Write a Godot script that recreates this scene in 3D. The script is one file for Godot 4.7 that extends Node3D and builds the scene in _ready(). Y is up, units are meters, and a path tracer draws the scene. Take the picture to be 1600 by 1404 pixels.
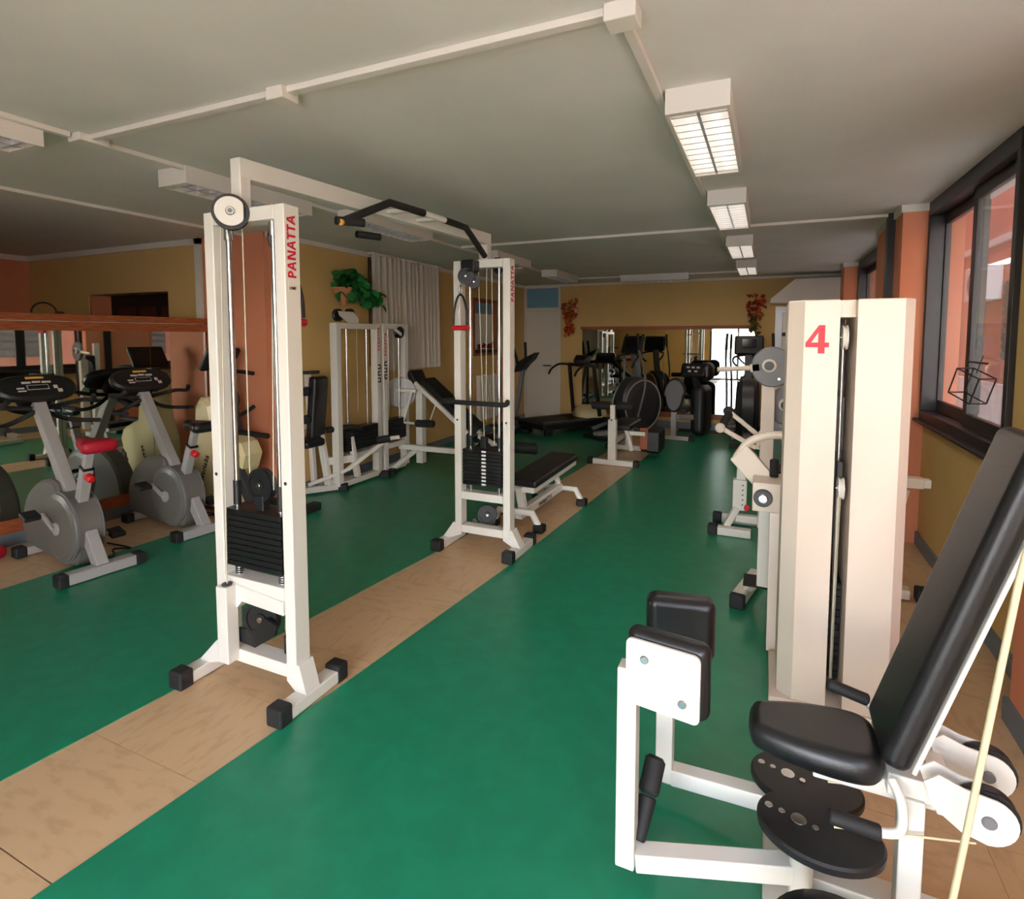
extends Node3D
# Gym room: y up, metres, the room's long axis runs along -z, the windows are on the right (+x).

# ---------------------------------------------------------------- mesh helpers
class MB:
	var V := PackedVector3Array()
	var N := PackedVector3Array()
	func tri(a: Vector3, b: Vector3, c: Vector3, na: Vector3, nb: Vector3, nc: Vector3) -> void:
		if (b - a).cross(c - a).dot(na + nb + nc) > 0.0:
			V.append_array([a, c, b]); N.append_array([na, nc, nb])
		else:
			V.append_array([a, b, c]); N.append_array([na, nb, nc])
	func quad(a: Vector3, b: Vector3, c: Vector3, d: Vector3, n: Vector3) -> void:
		tri(a, b, c, n, n, n); tri(a, c, d, n, n, n)
	# rounded box: xf places its centre
	func rbox(xf: Transform3D, s: Vector3, r := 0.004, k := 1) -> MB:
		var h := s * 0.5
		r = minf(r, minf(h.x, minf(h.y, h.z)) * 0.999)
		var g := [[], [], []]
		for ax in 3:
			for i in k + 1:
				g[ax].append(-(h[ax] - r) - r * tan(PI / 4 * (1.0 - float(i) / k)))
			for i in k + 1:
				g[ax].append(-g[ax][k - i])
		for ax in 3:
			var u := (ax + 1) % 3
			var w := (ax + 2) % 3
			for sg in [-1.0, 1.0]:
				for i in 2 * k + 1:
					for j in 2 * k + 1:
						var ps := []
						var ns := []
						for c in [[i, j], [i + 1, j], [i + 1, j + 1], [i, j + 1]]:
							var q := Vector3.ZERO
							q[ax] = sg * h[ax]; q[u] = g[u][c[0]]; q[w] = g[w][c[1]]
							var inn := q.clamp(-(h - Vector3.ONE * r), h - Vector3.ONE * r)
							var d := (q - inn).normalized()
							ps.append(xf * (inn + d * r)); ns.append((xf.basis * d).normalized())
						tri(ps[0], ps[1], ps[2], ns[0], ns[1], ns[2])
						tri(ps[0], ps[2], ps[3], ns[0], ns[2], ns[3])
		return self
	func box(a: Vector3, b: Vector3, r := 0.0) -> MB:
		var s := (b - a).abs()
		if r > 0.0:
			return rbox(Transform3D(Basis(), (a + b) * 0.5), s, r)
		var h := s * 0.5
		var m := (a + b) * 0.5
		for ax in 3:
			var u := Vector3.ZERO; var w := Vector3.ZERO; var n := Vector3.ZERO
			n[ax] = 1.0; u[(ax + 1) % 3] = h[(ax + 1) % 3]; w[(ax + 2) % 3] = h[(ax + 2) % 3]
			for sg in [-1.0, 1.0]:
				var c: Vector3 = m + n * h[ax] * sg
				quad(c - u - w, c + u - w, c + u + w, c - u + w, n * sg)
		return self
	static func frame(a: Vector3, b: Vector3, up := Vector3.UP) -> Transform3D:
		var z := (b - a).normalized()
		if absf(z.dot(up)) > 0.98: up = Vector3.BACK if absf(z.z) < 0.9 else Vector3.RIGHT
		var x := up.cross(z).normalized()
		return Transform3D(Basis(x, z.cross(x), z), (a + b) * 0.5)
	# straight box section from a to b; w is the horizontal side, h the other
	func bar(a: Vector3, b: Vector3, w: float, h: float, r := 0.004, up := Vector3.UP) -> MB:
		return rbox(frame(a, b, up), Vector3(w, h, a.distance_to(b)), r)
	func cyl(a: Vector3, b: Vector3, r0: float, r1 := -1.0, seg := 20, bev := 0.0) -> MB:
		if r1 < 0.0: r1 = r0
		var f := frame(a, b)
		var l := a.distance_to(b) * 0.5
		var pr := [[0.0, -l], [r0 - bev, -l], [r0, -l + bev], [r1, l - bev], [r1 - bev, l], [0.0, l]]
		return lathe(pr, f, seg)
	# profile of [radius, height along local z]
	func lathe(pr: Array, xf: Transform3D, seg := 24, smooth := false) -> MB:
		var segn := []
		for i in pr.size() - 1:
			var t := Vector2(pr[i + 1][0] - pr[i][0], pr[i + 1][1] - pr[i][1])
			segn.append(Vector2(t.y, -t.x).normalized())
		for i in pr.size() - 1:
			if Vector2(pr[i + 1][0] - pr[i][0], pr[i + 1][1] - pr[i][1]).length() < 1e-6: continue
			var n0: Vector2 = segn[i]
			var n1: Vector2 = segn[i]
			if smooth:
				if i > 0: n0 = (segn[i] + segn[i - 1]).normalized()
				if i < pr.size() - 2: n1 = (segn[i] + segn[i + 1]).normalized()
			for j in seg:
				var a0 := TAU * j / seg
				var a1 := TAU * (j + 1) / seg
				var e0 := Vector3(cos(a0), sin(a0), 0)
				var e1 := Vector3(cos(a1), sin(a1), 0)
				var A: Vector3 = xf * (e0 * pr[i][0] + Vector3(0, 0, pr[i][1]))
				var B: Vector3 = xf * (e1 * pr[i][0] + Vector3(0, 0, pr[i][1]))
				var Cc: Vector3 = xf * (e1 * pr[i + 1][0] + Vector3(0, 0, pr[i + 1][1]))
				var D: Vector3 = xf * (e0 * pr[i + 1][0] + Vector3(0, 0, pr[i + 1][1]))
				var nA := (xf.basis * (e0 * n0.x + Vector3(0, 0, n0.y))).normalized()
				var nB := (xf.basis * (e1 * n0.x + Vector3(0, 0, n0.y))).normalized()
				var nC := (xf.basis * (e1 * n1.x + Vector3(0, 0, n1.y))).normalized()
				var nD := (xf.basis * (e0 * n1.x + Vector3(0, 0, n1.y))).normalized()
				if pr[i][0] > 1e-6: tri(A, B, Cc, nA, nB, nC)
				if pr[i + 1][0] > 1e-6: tri(A, Cc, D, nA, nC, nD)
		return self
	func tube(pts: Array, r: float, seg := 10) -> MB:
		var n := pts.size()
		var fr := []
		var x := Vector3.ZERO
		for i in n:
			var t: Vector3 = ((pts[mini(i + 1, n - 1)] - pts[i]).normalized() + (pts[i] - pts[maxi(i - 1, 0)]).normalized()).normalized()
			if i == 0:
				x = frame(Vector3.ZERO, t).basis.x
			x = (x - t * x.dot(t)).normalized()
			fr.append([x, t.cross(x), t])
		for i in n - 1:
			for j in seg:
				var q := []
				for c in [[i, j], [i, j + 1], [i + 1, j + 1], [i + 1, j]]:
					var a: float = TAU * c[1] / seg
					var d: Vector3 = fr[c[0]][0] * cos(a) + fr[c[0]][1] * sin(a)
					q.append([pts[c[0]] + d * r, d])
				tri(q[0][0], q[1][0], q[2][0], q[0][1], q[1][1], q[2][1])
				tri(q[0][0], q[2][0], q[3][0], q[0][1], q[2][1], q[3][1])
		for e in [0, n - 1]:
			var nn: Vector3 = fr[e][2] * (-1.0 if e == 0 else 1.0)
			for j in seg:
				var a0 := TAU * j / seg
				var a1 := TAU * (j + 1) / seg
				tri(pts[e], pts[e] + (fr[e][0] * cos(a0) + fr[e][1] * sin(a0)) * r, pts[e] + (fr[e][0] * cos(a1) + fr[e][1] * sin(a1)) * r, nn, nn, nn)
		return self
	# polygon in local xy, extruded along local z by d (centred), chamfered by c
	func ext(poly: PackedVector2Array, xf: Transform3D, d: float, c := 0.0, smooth := false) -> MB:
		var inner := poly
		if c > 0.0:
			var off := Geometry2D.offset_polygon(poly, -c, Geometry2D.JOIN_MITER)
			if off.size() > 0 and off[0].size() == poly.size():
				inner = off[0]
				# offset may start elsewhere: rotate to the nearest start
				var best := 0
				for i in inner.size():
					if inner[i].distance_to(poly[0]) < inner[best].distance_to(poly[0]): best = i
				var rot := PackedVector2Array()
				for i in inner.size(): rot.append(inner[(i + best) % inner.size()])
				inner = rot
			else:
				c = 0.0
		var idx := Geometry2D.triangulate_polygon(inner)
		for sg in [-1.0, 1.0]:
			var nz := (xf.basis * Vector3(0, 0, sg)).normalized()
			for i in range(0, idx.size(), 3):
				var p := []
				for k in 3: p.append(xf * Vector3(inner[idx[i + k]].x, inner[idx[i + k]].y, sg * d * 0.5))
				tri(p[0], p[1], p[2], nz, nz, nz)
		var cw := 1.0 if Geometry2D.is_polygon_clockwise(poly) else -1.0
		var n := poly.size()
		var en := []
		for i in n:
			var e := poly[(i + 1) % n] - poly[i]
			en.append(Vector2(-e.y, e.x).normalized() * cw)
		for i in n:
			var j := (i + 1) % n
			var n0: Vector2 = en[i]
			var n1: Vector2 = en[i]
			if smooth:
				n0 = (en[i] + en[(i - 1 + n) % n]).normalized()
				n1 = (en[i] + en[j]).normalized()
			var m0 := (xf.basis * Vector3(n0.x, n0.y, 0)).normalized()
			var m1 := (xf.basis * Vector3(n1.x, n1.y, 0)).normalized()
			var zo := d * 0.5 - c
			var A := xf * Vector3(poly[i].x, poly[i].y, -zo); var B := xf * Vector3(poly[j].x, poly[j].y, -zo)
			var Cc := xf * Vector3(poly[j].x, poly[j].y, zo); var D := xf * Vector3(poly[i].x, poly[i].y, zo)
			tri(A, B, Cc, m0, m1, m1); tri(A, Cc, D, m0, m1, m0)
			if c > 0.0:
				for sg in [-1.0, 1.0]:
					var bz := (xf.basis * Vector3(0, 0, sg)).normalized()
					var k0 := (m0 + bz).normalized(); var k1 := (m1 + bz).normalized()
					var E := xf * Vector3(poly[i].x, poly[i].y, sg * zo); var F := xf * Vector3(poly[j].x, poly[j].y, sg * zo)
					var G := xf * Vector3(inner[j].x, inner[j].y, sg * d * 0.5); var H := xf * Vector3(inner[i].x, inner[i].y, sg * d * 0.5)
					tri(E, F, G, k0, k1, k1); tri(E, G, H, k0, k1, k0)
		return self
	func mesh(off := Vector3.ZERO) -> ArrayMesh:
		var vv := V
		if off != Vector3.ZERO:
			vv = PackedVector3Array()
			for p in V: vv.append(p - off)
		var a := []
		a.resize(Mesh.ARRAY_MAX)
		a[Mesh.ARRAY_VERTEX] = vv
		a[Mesh.ARRAY_NORMAL] = N
		var m := ArrayMesh.new()
		m.add_surface_from_arrays(Mesh.PRIMITIVE_TRIANGLES, a)
		return m

var OFF := Vector3.ZERO     # base of the thing whose parts are being built in room coordinates
var M := {}                 # materials
var used := {}

func numbered(p: Node, called: String) -> String:
	var key := str(p.get_instance_id()) + called
	var n: int = used.get(key, 0)
	used[key] = n + 1
	return called if n == 0 else "%s_%03d" % [called, n]

# a thing at its base; parts built afterwards are given in room coordinates unless local is true
func thing(called: String, label: String, category: String, at := Vector3.ZERO, group := "", local := false, turn := 0.0) -> Node3D:
	var o := Node3D.new()
	o.name = numbered(self, called)
	add_child(o)
	o.position = at
	o.rotation.y = turn
	o.set_meta("label", label); o.set_meta("category", category)
	if group: o.set_meta("group", group)
	OFF = Vector3.ZERO if local else at
	return o

func P(parent: Node, called: String, mb: MB, mat: Material, label := "") -> MeshInstance3D:
	var o := MeshInstance3D.new()
	o.name = numbered(parent, called)
	o.mesh = mb.mesh(Vector3.ZERO if parent == self else OFF)
	o.material_override = mat
	parent.add_child(o)
	if label: o.set_meta("label", label)
	return o

func single(called: String, mb: MB, mat: Material, label: String, category: String, group := "") -> MeshInstance3D:
	var o := P(self, called, mb, mat)
	o.set_meta("label", label); o.set_meta("category", category)
	if group: o.set_meta("group", group)
	return o

func struct(called: String, mb: MB, mat: Material, label := "") -> MeshInstance3D:
	OFF = Vector3.ZERO
	var o := P(self, called, mb, mat, label)
	o.set_meta("kind", "structure")
	return o

func bar(t: Node, called: String, mat: Material, a: Vector3, b: Vector3, w: float, h: float, r := 0.005) -> MeshInstance3D:
	return P(t, called, MB.new().bar(a, b, w, h, r), mat)
func pipe(t: Node, called: String, mat: Material, pts: Array, r: float, seg := 10) -> MeshInstance3D:
	return P(t, called, MB.new().tube(pts, r, seg), mat)
func rod(t: Node, called: String, mat: Material, a: Vector3, b: Vector3, r: float, seg := 16, bev := 0.0) -> MeshInstance3D:
	return P(t, called, MB.new().cyl(a, b, r, -1.0, seg, bev), mat)
func pad(t: Node, called: String, mat: Material, xf: Transform3D, s: Vector3, r: float) -> MeshInstance3D:
	return P(t, called, MB.new().rbox(xf, s, r, 4), mat)

func at3(x: float, y: float, z: float, b := Basis()) -> Transform3D:
	return Transform3D(b, Vector3(x, y, z))
func rot(axis: Vector3, deg: float) -> Basis:
	return Basis(axis, deg_to_rad(deg))

# smooth curve through points
func curve(pts: Array, steps := 5) -> Array:
	var out := []
	for i in pts.size() - 1:
		var p0: Vector3 = pts[maxi(i - 1, 0)]
		var p3: Vector3 = pts[mini(i + 2, pts.size() - 1)]
		for k in steps:
			out.append((pts[i] as Vector3).cubic_interpolate(pts[i + 1], p0, p3, float(k) / steps))
	out.append(pts[-1])
	return out

func text(t: Node, s: String, mat: Material, xf: Transform3D, height: float, bold := false, stretch := 1.0) -> MeshInstance3D:
	var f := SystemFont.new()
	f.font_names = PackedStringArray(["Droid Sans"])
	if bold: f.font_weight = 700
	var tm := TextMesh.new()
	tm.font = f
	tm.text = s
	tm.font_size = 32
	tm.pixel_size = height / 24.0
	tm.depth = 0.002
	var o := MeshInstance3D.new()
	o.name = numbered(t, "lettering")
	o.mesh = tm
	o.material_override = mat
	t.add_child(o)
	o.transform = Transform3D(xf.basis * Basis.from_scale(Vector3(stretch, 1, 1)), xf.origin - OFF)
	return o

# ---------------------------------------------------------------- materials
func noise(freq: float, seed_: int, c0: Color, c1: Color, size := 512, octaves := 4, lo := 0.25, hi := 0.75) -> NoiseTexture2D:
	var n := FastNoiseLite.new()
	n.seed = seed_; n.frequency = freq; n.fractal_octaves = octaves
	var g := Gradient.new()
	g.set_color(0, c0); g.set_color(1, c1)
	g.set_offset(0, lo); g.set_offset(1, hi)
	var t := NoiseTexture2D.new()
	t.noise = n; t.width = size; t.height = size; t.seamless = true; t.color_ramp = g
	return t

func mat(c: Color, rough := 0.6, metal := 0.0) -> StandardMaterial3D:
	var m := StandardMaterial3D.new()
	m.albedo_color = c; m.roughness = rough; m.metallic = metal
	return m

func rgb(r: int, g: int, b: int) -> Color:
	return Color8(r, g, b)

func textured(tex: Texture2D, scale: Vector3, rough: float) -> StandardMaterial3D:
	var m := mat(Color.WHITE, rough)
	m.albedo_texture = tex
	m.uv1_triplanar = true; m.uv1_world_triplanar = true
	m.uv1_scale = scale
	return m

func make_materials() -> void:
	M.white = mat(rgb(220, 215, 204), 0.34)                       # powder coated steel
	M.cream = mat(rgb(220, 204, 186), 0.4)
	M.black = mat(rgb(22, 22, 24), 0.45)
	M.rubber = mat(rgb(26, 26, 27), 0.7)
	M.vinyl = mat(rgb(24, 24, 26), 0.36)                          # padded imitation leather
	M.vinyl.normal_enabled = true
	var nn := FastNoiseLite.new(); nn.seed = 5; nn.frequency = 0.09
	var nt := NoiseTexture2D.new(); nt.noise = nn; nt.as_normal_map = true; nt.bump_strength = 3.0; nt.seamless = true; nt.width = 256; nt.height = 256
	M.vinyl.normal_texture = nt; M.vinyl.normal_scale = 0.25
	M.vinyl.uv1_triplanar = true; M.vinyl.uv1_scale = Vector3(9, 9, 9)
	M.steel = mat(rgb(190, 190, 190), 0.22, 1.0)
	M.plate = mat(rgb(18, 18, 19), 0.4)
	M.red = mat(rgb(205, 25, 35), 0.45)
	M.redprint = mat(rgb(200, 14, 40), 0.5)
	M.blackprint = mat(rgb(30, 30, 32), 0.6)
	M.whiteprint = mat(rgb(225, 225, 220), 0.6)
	M.cable = mat(rgb(196, 190, 168), 0.5)
	M.greyshell = mat(rgb(106, 103, 97), 0.42)
	M.silver = mat(rgb(164, 160, 157), 0.38)
	M.darkgrey = mat(rgb(58, 58, 60), 0.4)
	M.midgrey = mat(rgb(112, 112, 114), 0.42)
	M.ivory = mat(rgb(226, 210, 160), 0.3)
	M.redseat = mat(rgb(170, 14, 38), 0.6)
	M.screen = mat(rgb(20, 24, 40), 0.15)
	M.screen_print = mat(rgb(200, 190, 180), 0.5)
	M.amber = mat(rgb(225, 170, 70), 0.5)
	# building
	M.ceiling = textured(noise(0.006, 3, rgb(216, 212, 203), rgb(221, 217, 208), 512), Vector3(0.35, 0.35, 0.35), 0.85)
	M.yellow = textured(noise(0.01, 7, rgb(210, 174, 108), rgb(213, 178, 112), 256), Vector3(0.5, 0.5, 0.5), 0.75)
	M.orange = textured(noise(0.01, 8, rgb(216, 136, 100), rgb(219, 140, 103), 256), Vector3(0.5, 0.5, 0.5), 0.75)
	M.trim = mat(rgb(222, 214, 202), 0.6)
	M.skirting = mat(rgb(108, 118, 124), 0.5)
	M.green = textured(noise(0.02, 11, rgb(25, 128, 93), rgb(29, 136, 99), 512, 5), Vector3(0.6, 0.6, 0.6), 0.34)
	var streak := noise(0.012, 21, rgb(196, 160, 120), rgb(208, 173, 132), 512, 5, 0.15, 0.45)
	M.tile_a = textured(streak, Vector3(0.9, 1.0, 2.6), 0.36)
	M.tile_b = textured(streak, Vector3(2.6, 1.0, 0.9), 0.36)
	M.grout = mat(rgb(120, 92, 66), 0.8)
	M.wood = textured(noise(0.02, 31, rgb(132, 66, 34), rgb(168, 92, 50), 512, 5), Vector3(3.0, 8.0, 0.7), 0.5)
	M.mirror = mat(rgb(215, 222, 216), 0.015, 1.0)
	M.frame = mat(rgb(40, 37, 37), 0.4)
	M.glass = mat(Color(0.85, 0.92, 0.9, 0.12), 0.02)
	M.glass.transparency = BaseMaterial3D.TRANSPARENCY_ALPHA
	M.door = mat(rgb(218, 210, 198), 0.25)
	M.alu = mat(rgb(160, 160, 165), 0.35, 0.6)
	M.bluepane = mat(rgb(120, 168, 190), 0.12)
	M.dark = mat(rgb(30, 20, 16), 0.6)
	M.darkwood = mat(rgb(70, 34, 24), 0.55)
	M.curtain = mat(rgb(198, 187, 172), 0.9)
	M.curtain.backlight_enabled = true; M.curtain.backlight = Color(0.12, 0.11, 0.1)
	M.leaf = mat(rgb(34, 112, 52), 0.5)
	M.leaf2 = mat(rgb(48, 138, 66), 0.5)
	M.clay = mat(rgb(196, 128, 92), 0.75)
	M.petal = mat(rgb(190, 62, 30), 0.7)
	M.petal2 = mat(rgb(206, 100, 40), 0.7)
	M.dryleaf = mat(rgb(110, 96, 40), 0.7)
	M.pinkbow = mat(rgb(226, 160, 140), 0.7)
	M.facade = textured(noise(0.01, 41, rgb(208, 142, 114), rgb(214, 150, 122), 256), Vector3(0.3, 0.3, 0.3), 0.85)
	M.concrete = textured(noise(0.03, 42, rgb(168, 162, 152), rgb(192, 186, 176), 512), Vector3(0.5, 0.5, 0.5), 0.9)
	M.shutter = mat(rgb(96, 98, 98), 0.7)
	M.pale = mat(rgb(226, 226, 216), 0.7)
	M.lampglow = mat(rgb(255, 250, 240), 0.5)
	M.lampglow.emission_enabled = true
	M.lampglow.emission = Color(1.0, 0.97, 0.93)
	M.lampglow.emission_energy_multiplier = 0.9
	M.tube_off = mat(rgb(236, 232, 228), 0.3)
	M.louvre = mat(rgb(225, 224, 226), 0.25, 0.3)
	M.rope = mat(rgb(214, 200, 160), 0.7)

# ---------------------------------------------------------------- camera, sky, sun
func _ready() -> void:
	var cam := Camera3D.new()
	cam.name = "camera"
	add_child(cam)
	cam.position = Vector3(0, 1.6, 0)
	cam.rotation_degrees = Vector3(-4.0, 24.39, 0)
	cam.projection = Camera3D.PROJECTION_FRUSTUM
	var near := 0.05
	cam.set_frustum(1404.0 / 880.0 * near, Vector2(0, -113.46 / 880.0 * near), near, 200.0)
	cam.current = true

	var we := WorldEnvironment.new()
	we.name = "world_environment"
	var env := Environment.new()
	env.background_mode = Environment.BG_SKY
	var sky := Sky.new()
	var sm := ProceduralSkyMaterial.new()
	sm.sky_top_color = Color(0.62, 0.70, 0.82)
	sm.sky_horizon_color = Color(0.95, 0.92, 0.86)
	sm.ground_bottom_color = Color(0.50, 0.47, 0.43)
	sm.ground_horizon_color = Color(0.80, 0.78, 0.74)
	sm.sky_energy_multiplier = 2.3
	sm.ground_energy_multiplier = 1.6
	sky.sky_material = sm
	env.sky = sky
	env.tonemap_mode = Environment.TONE_MAPPER_LINEAR
	env.tonemap_exposure = 4.9
	env.sdfgi_enabled = true
	env.ssao_enabled = true
	env.ssil_enabled = true
	we.environment = env
	add_child(we)

	var sun := DirectionalLight3D.new()
	sun.name = "sun"
	sun.light_color = Color(1.0, 0.97, 0.92)
	sun.light_energy = 0.9
	sun.light_angular_distance = 1.0
	sun.shadow_enabled = true
	add_child(sun)
	sun.look_at_from_position(Vector3.ZERO, Vector3(0.22, -0.75, -0.6), Vector3.UP)

	make_materials()
	build_shell()
	build_floor()
	build_windows()
	build_outside()
	build_lamps()
	build_mirrors()
	build_crossover()
	build_tower_machine()
	build_abductor()
	build_bikes()
	build_left_machines()
	build_bench()
	build_far_machines()
	build_right_machines()
	build_decor()

# ---------------------------------------------------------------- room
const XR := 1.1      # right wall
const XL := -4.35    # left wall
const ZF := -10.2    # far wall
const ZB := 2.2      # wall behind the camera
const YC := 2.6      # ceiling

func B(ax: float, ay: float, az: float, bx: float, by: float, bz: float, r := 0.0) -> MB:
	return MB.new().box(Vector3(ax, ay, az), Vector3(bx, by, bz), r)

func build_shell() -> void:
	struct("ceiling", B(-8.6, YC, ZF - 0.3, XR + 0.35, YC + 0.2, ZB + 0.3), M.ceiling)
	struct("upper_storey", B(-8.6, YC + 0.2, ZF - 0.3, XR + 0.35, 14.0, ZB + 0.3), M.facade, "upper storeys of the gym's own building")
	struct("neighbour_block", B(-8.6, -0.15, -40, XR + 0.35, 14.0, ZF - 0.35), M.facade, "rear wing of the building beyond the far wall")
	# far wall with the opening of the white door on its left
	var far := struct("wall_far", B(-3.6, 0, ZF - 0.2, XR + 0.3, YC, ZF), M.yellow)
	P(far, "lintel", B(-4.45, 2.57, ZF - 0.2, -3.6, YC, ZF), M.yellow)
	# left wall beside the curtain
	var lw := struct("wall_left", B(XL - 0.2, 0, ZF - 0.2, XL, YC, -8.95), M.yellow)
	P(lw, "wall_piece", B(XL - 0.2, 0, -8.95, XL, 1.3, -8.05), M.yellow)
	P(lw, "wall_piece", B(XL - 0.2, 2.24, -8.95, XL, YC, -8.05), M.yellow)
	P(lw, "wall_piece", B(XL - 0.2, 0, -8.05, XL, YC, -7.0), M.yellow)
	P(lw, "wall_piece", B(XL - 0.2, 0, -7.0, XL, 1.25, -5.45), M.yellow)
	P(lw, "wall_piece", B(XL - 0.2, 0, -5.45, XL, YC, -4.35), M.yellow)
	var lp := struct("wall_left_pillar", B(-5.22, 0, -4.4, XL - 0.03, YC, -3.95), M.orange)
	P(lp, "corner_pipe", B(XL - 0.03, 0, -4.2, XL + 0.05, YC, -4.05), M.trim)
	struct("trim_1", B(XL, YC - 0.05, ZF, XL + 0.02, YC, -3.95), M.trim)
	struct("trim_2", B(XL, YC - 0.04, ZF, XR, YC, ZF + 0.02), M.trim)
	struct("baseboard_left", B(XL, 0, ZF, XL + 0.018, 0.1, -4.2), M.skirting)
	struct("baseboard_far", B(-3.6, 0, ZF, 0.05, 0.12, ZF + 0.02), M.skirting)
	# room beyond the half wall: yellow wall with a dark doorway, orange end wall
	var al := struct("wall_alcove", B(-7.2, 2.09, -4.2, -5.8, YC, -3.97), M.yellow)
	P(al, "wall_piece", B(-8.6, 0, -4.2, -7.2, YC, -3.97), M.yellow)
	P(al, "wall_piece", B(-5.8, 0, -4.2, -5.22, YC, -3.97), M.yellow)
	P(al, "jamb", B(-7.2, 0, -4.2, -7.17, 2.09, -3.98), M.orange)
	P(al, "corner_strip", B(-5.33, 0, -3.97, -5.25, YC, -3.94), M.trim)
	struct("trim_3", B(-8.4, YC - 0.06, -3.97, -5.25, YC, -3.94), M.trim)
	var dd := struct("door_1", B(-7.3, 0, -4.32, -5.7, 2.25, -4.2), M.dark)
	for i in 3:
		P(dd, "door_panel", B(-7.0 + i * 0.38, 1.1, -4.2, -6.72 + i * 0.38, 1.95, -4.185), M.darkwood)
	struct("wall_alcove_end", B(-8.6, 0, -4.2, -8.4, YC, ZB + 0.2), M.orange)
	struct("trim_4", B(-8.4, YC - 0.06, -3.95, -8.37, YC, ZB), M.trim)
	# behind the camera: a wide glazed front
	var bk := struct("wall_back", B(-8.6, 0, ZB, -2.0, YC, ZB + 0.2), M.yellow)
	P(bk, "lintel", B(-2.0, 2.45, ZB, XR + 0.3, YC, ZB + 0.2), M.yellow)
	P(bk, "wall_piece", B(0.95, 0, ZB, XR + 0.3, 2.45, ZB + 0.2), M.yellow)
	# right wall: low wall under the windows, pillars between them
	var rw := struct("wall_right", B(XR, 0, ZF, XR + 0.2, 0.98, ZB), M.yellow)
	P(rw, "wall_piece", B(XR, 0.98, -3.5, XR + 0.2, YC, -2.2), M.yellow)
	P(rw, "pillar", B(0.91, 0, -6.3, XR + 0.2, YC, -5.2), M.orange)
	P(rw, "pillar", B(0.91, 0, -9.2, XR + 0.2, YC, -8.82), M.orange)
	P(rw, "pillar", B(0.96, 0, -2.9, XR + 0.1, YC, -2.25), M.orange)
	P(rw, "cornice", B(0.895, YC - 0.055, -6.3, XR, YC, -5.18), M.trim)
	P(rw, "cornice", B(0.895, YC - 0.055, -9.22, XR, YC, -8.8), M.trim)
	P(rw, "dark_post", B(0.86, 0, -5.57, 0.915, YC, -5.47), M.frame)
	struct("baseboard_right", B(XR - 0.018, 0, ZF, XR, 0.1, -2.92), M.skirting)
	struct("baseboard_pillar", B(0.942, 0, -2.92, 0.96, 0.1, -2.25), M.skirting)
	# white door with a transom window, left end of the far wall
	var d2 := struct("door_2", B(-4.33, 0.005, ZF - 0.06, -3.63, 2.1, ZF - 0.01, 0.006), M.door)
	P(d2, "door_frame", B(-4.35, 0, ZF - 0.08, -4.31, 2.57, ZF + 0.02), M.door)
	P(d2, "door_frame", B(-3.65, 0, ZF - 0.08, -3.6, 2.57, ZF + 0.02), M.door)
	P(d2, "door_frame", B(-4.31, 2.1, ZF - 0.08, -3.65, 2.17, ZF + 0.02), M.door)
	P(d2, "door_frame", B(-4.35, 2.54, ZF - 0.08, -3.6, 2.6, ZF + 0.01), M.door)
	P(d2, "transom_pane", B(-4.31, 2.17, ZF - 0.05, -3.65, 2.54, ZF - 0.03), M.bluepane, "blue glass transom above the door")
	var hd := MB.new().tube([Vector3(-3.8, 1.06, ZF + 0.0), Vector3(-3.8, 1.06, ZF + 0.05), Vector3(-3.94, 1.06, ZF + 0.05)], 0.011)
	P(d2, "door_handle", hd, M.black)
	# grey door under a sloping white soffit at the right end of the far wall
	var sof := PackedVector2Array([Vector2(0.02, 2.2), Vector2(0.36, 2.5), Vector2(1.09, 2.5), Vector2(1.09, 2.14), Vector2(0.02, 2.14)])
	struct("trim_5", MB.new().ext(sof, at3(0, 0, -9.98), 0.43), M.trim, "sloping white boxed-in soffit")
	var d3 := struct("door_3", B(0.1, 0, ZF, 0.95, 2.1, ZF + 0.03), M.alu)
	P(d3, "door_panel", B(0.2, 1.15, ZF + 0.03, 0.85, 2.0, ZF + 0.045, 0.01), M.door)
	P(d3, "door_panel", B(0.2, 0.12, ZF + 0.03, 0.85, 1.05, ZF + 0.045, 0.01), M.door)
	P(d3, "door_handle", B(0.2, 1.62, ZF + 0.045, 0.42, 1.68, ZF + 0.09, 0.02), M.black)

func edge_x(side: int, z: float) -> float:
	# right and left edge of the tan strip, slightly out of line with the room
	var pr := [[1.5, -1.97, -2.62], [-0.8, -1.87, -2.50], [-2.0, -1.735, -2.37], [-3.5, -1.61, -2.215], [-5.0, -1.54, -2.11], [-6.7, -1.465, -2.035], [-8.8, -1.43, -2.0], [-10.2, -1.42, -1.98]]
	for i in pr.size() - 1:
		if z >= pr[i + 1][0]:
			var t: float = (z - pr[i][0]) / (pr[i + 1][0] - pr[i][0])
			return lerpf(pr[i][1 + side], pr[i + 1][1 + side], t)
	return pr[-1][1 + side]

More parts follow.
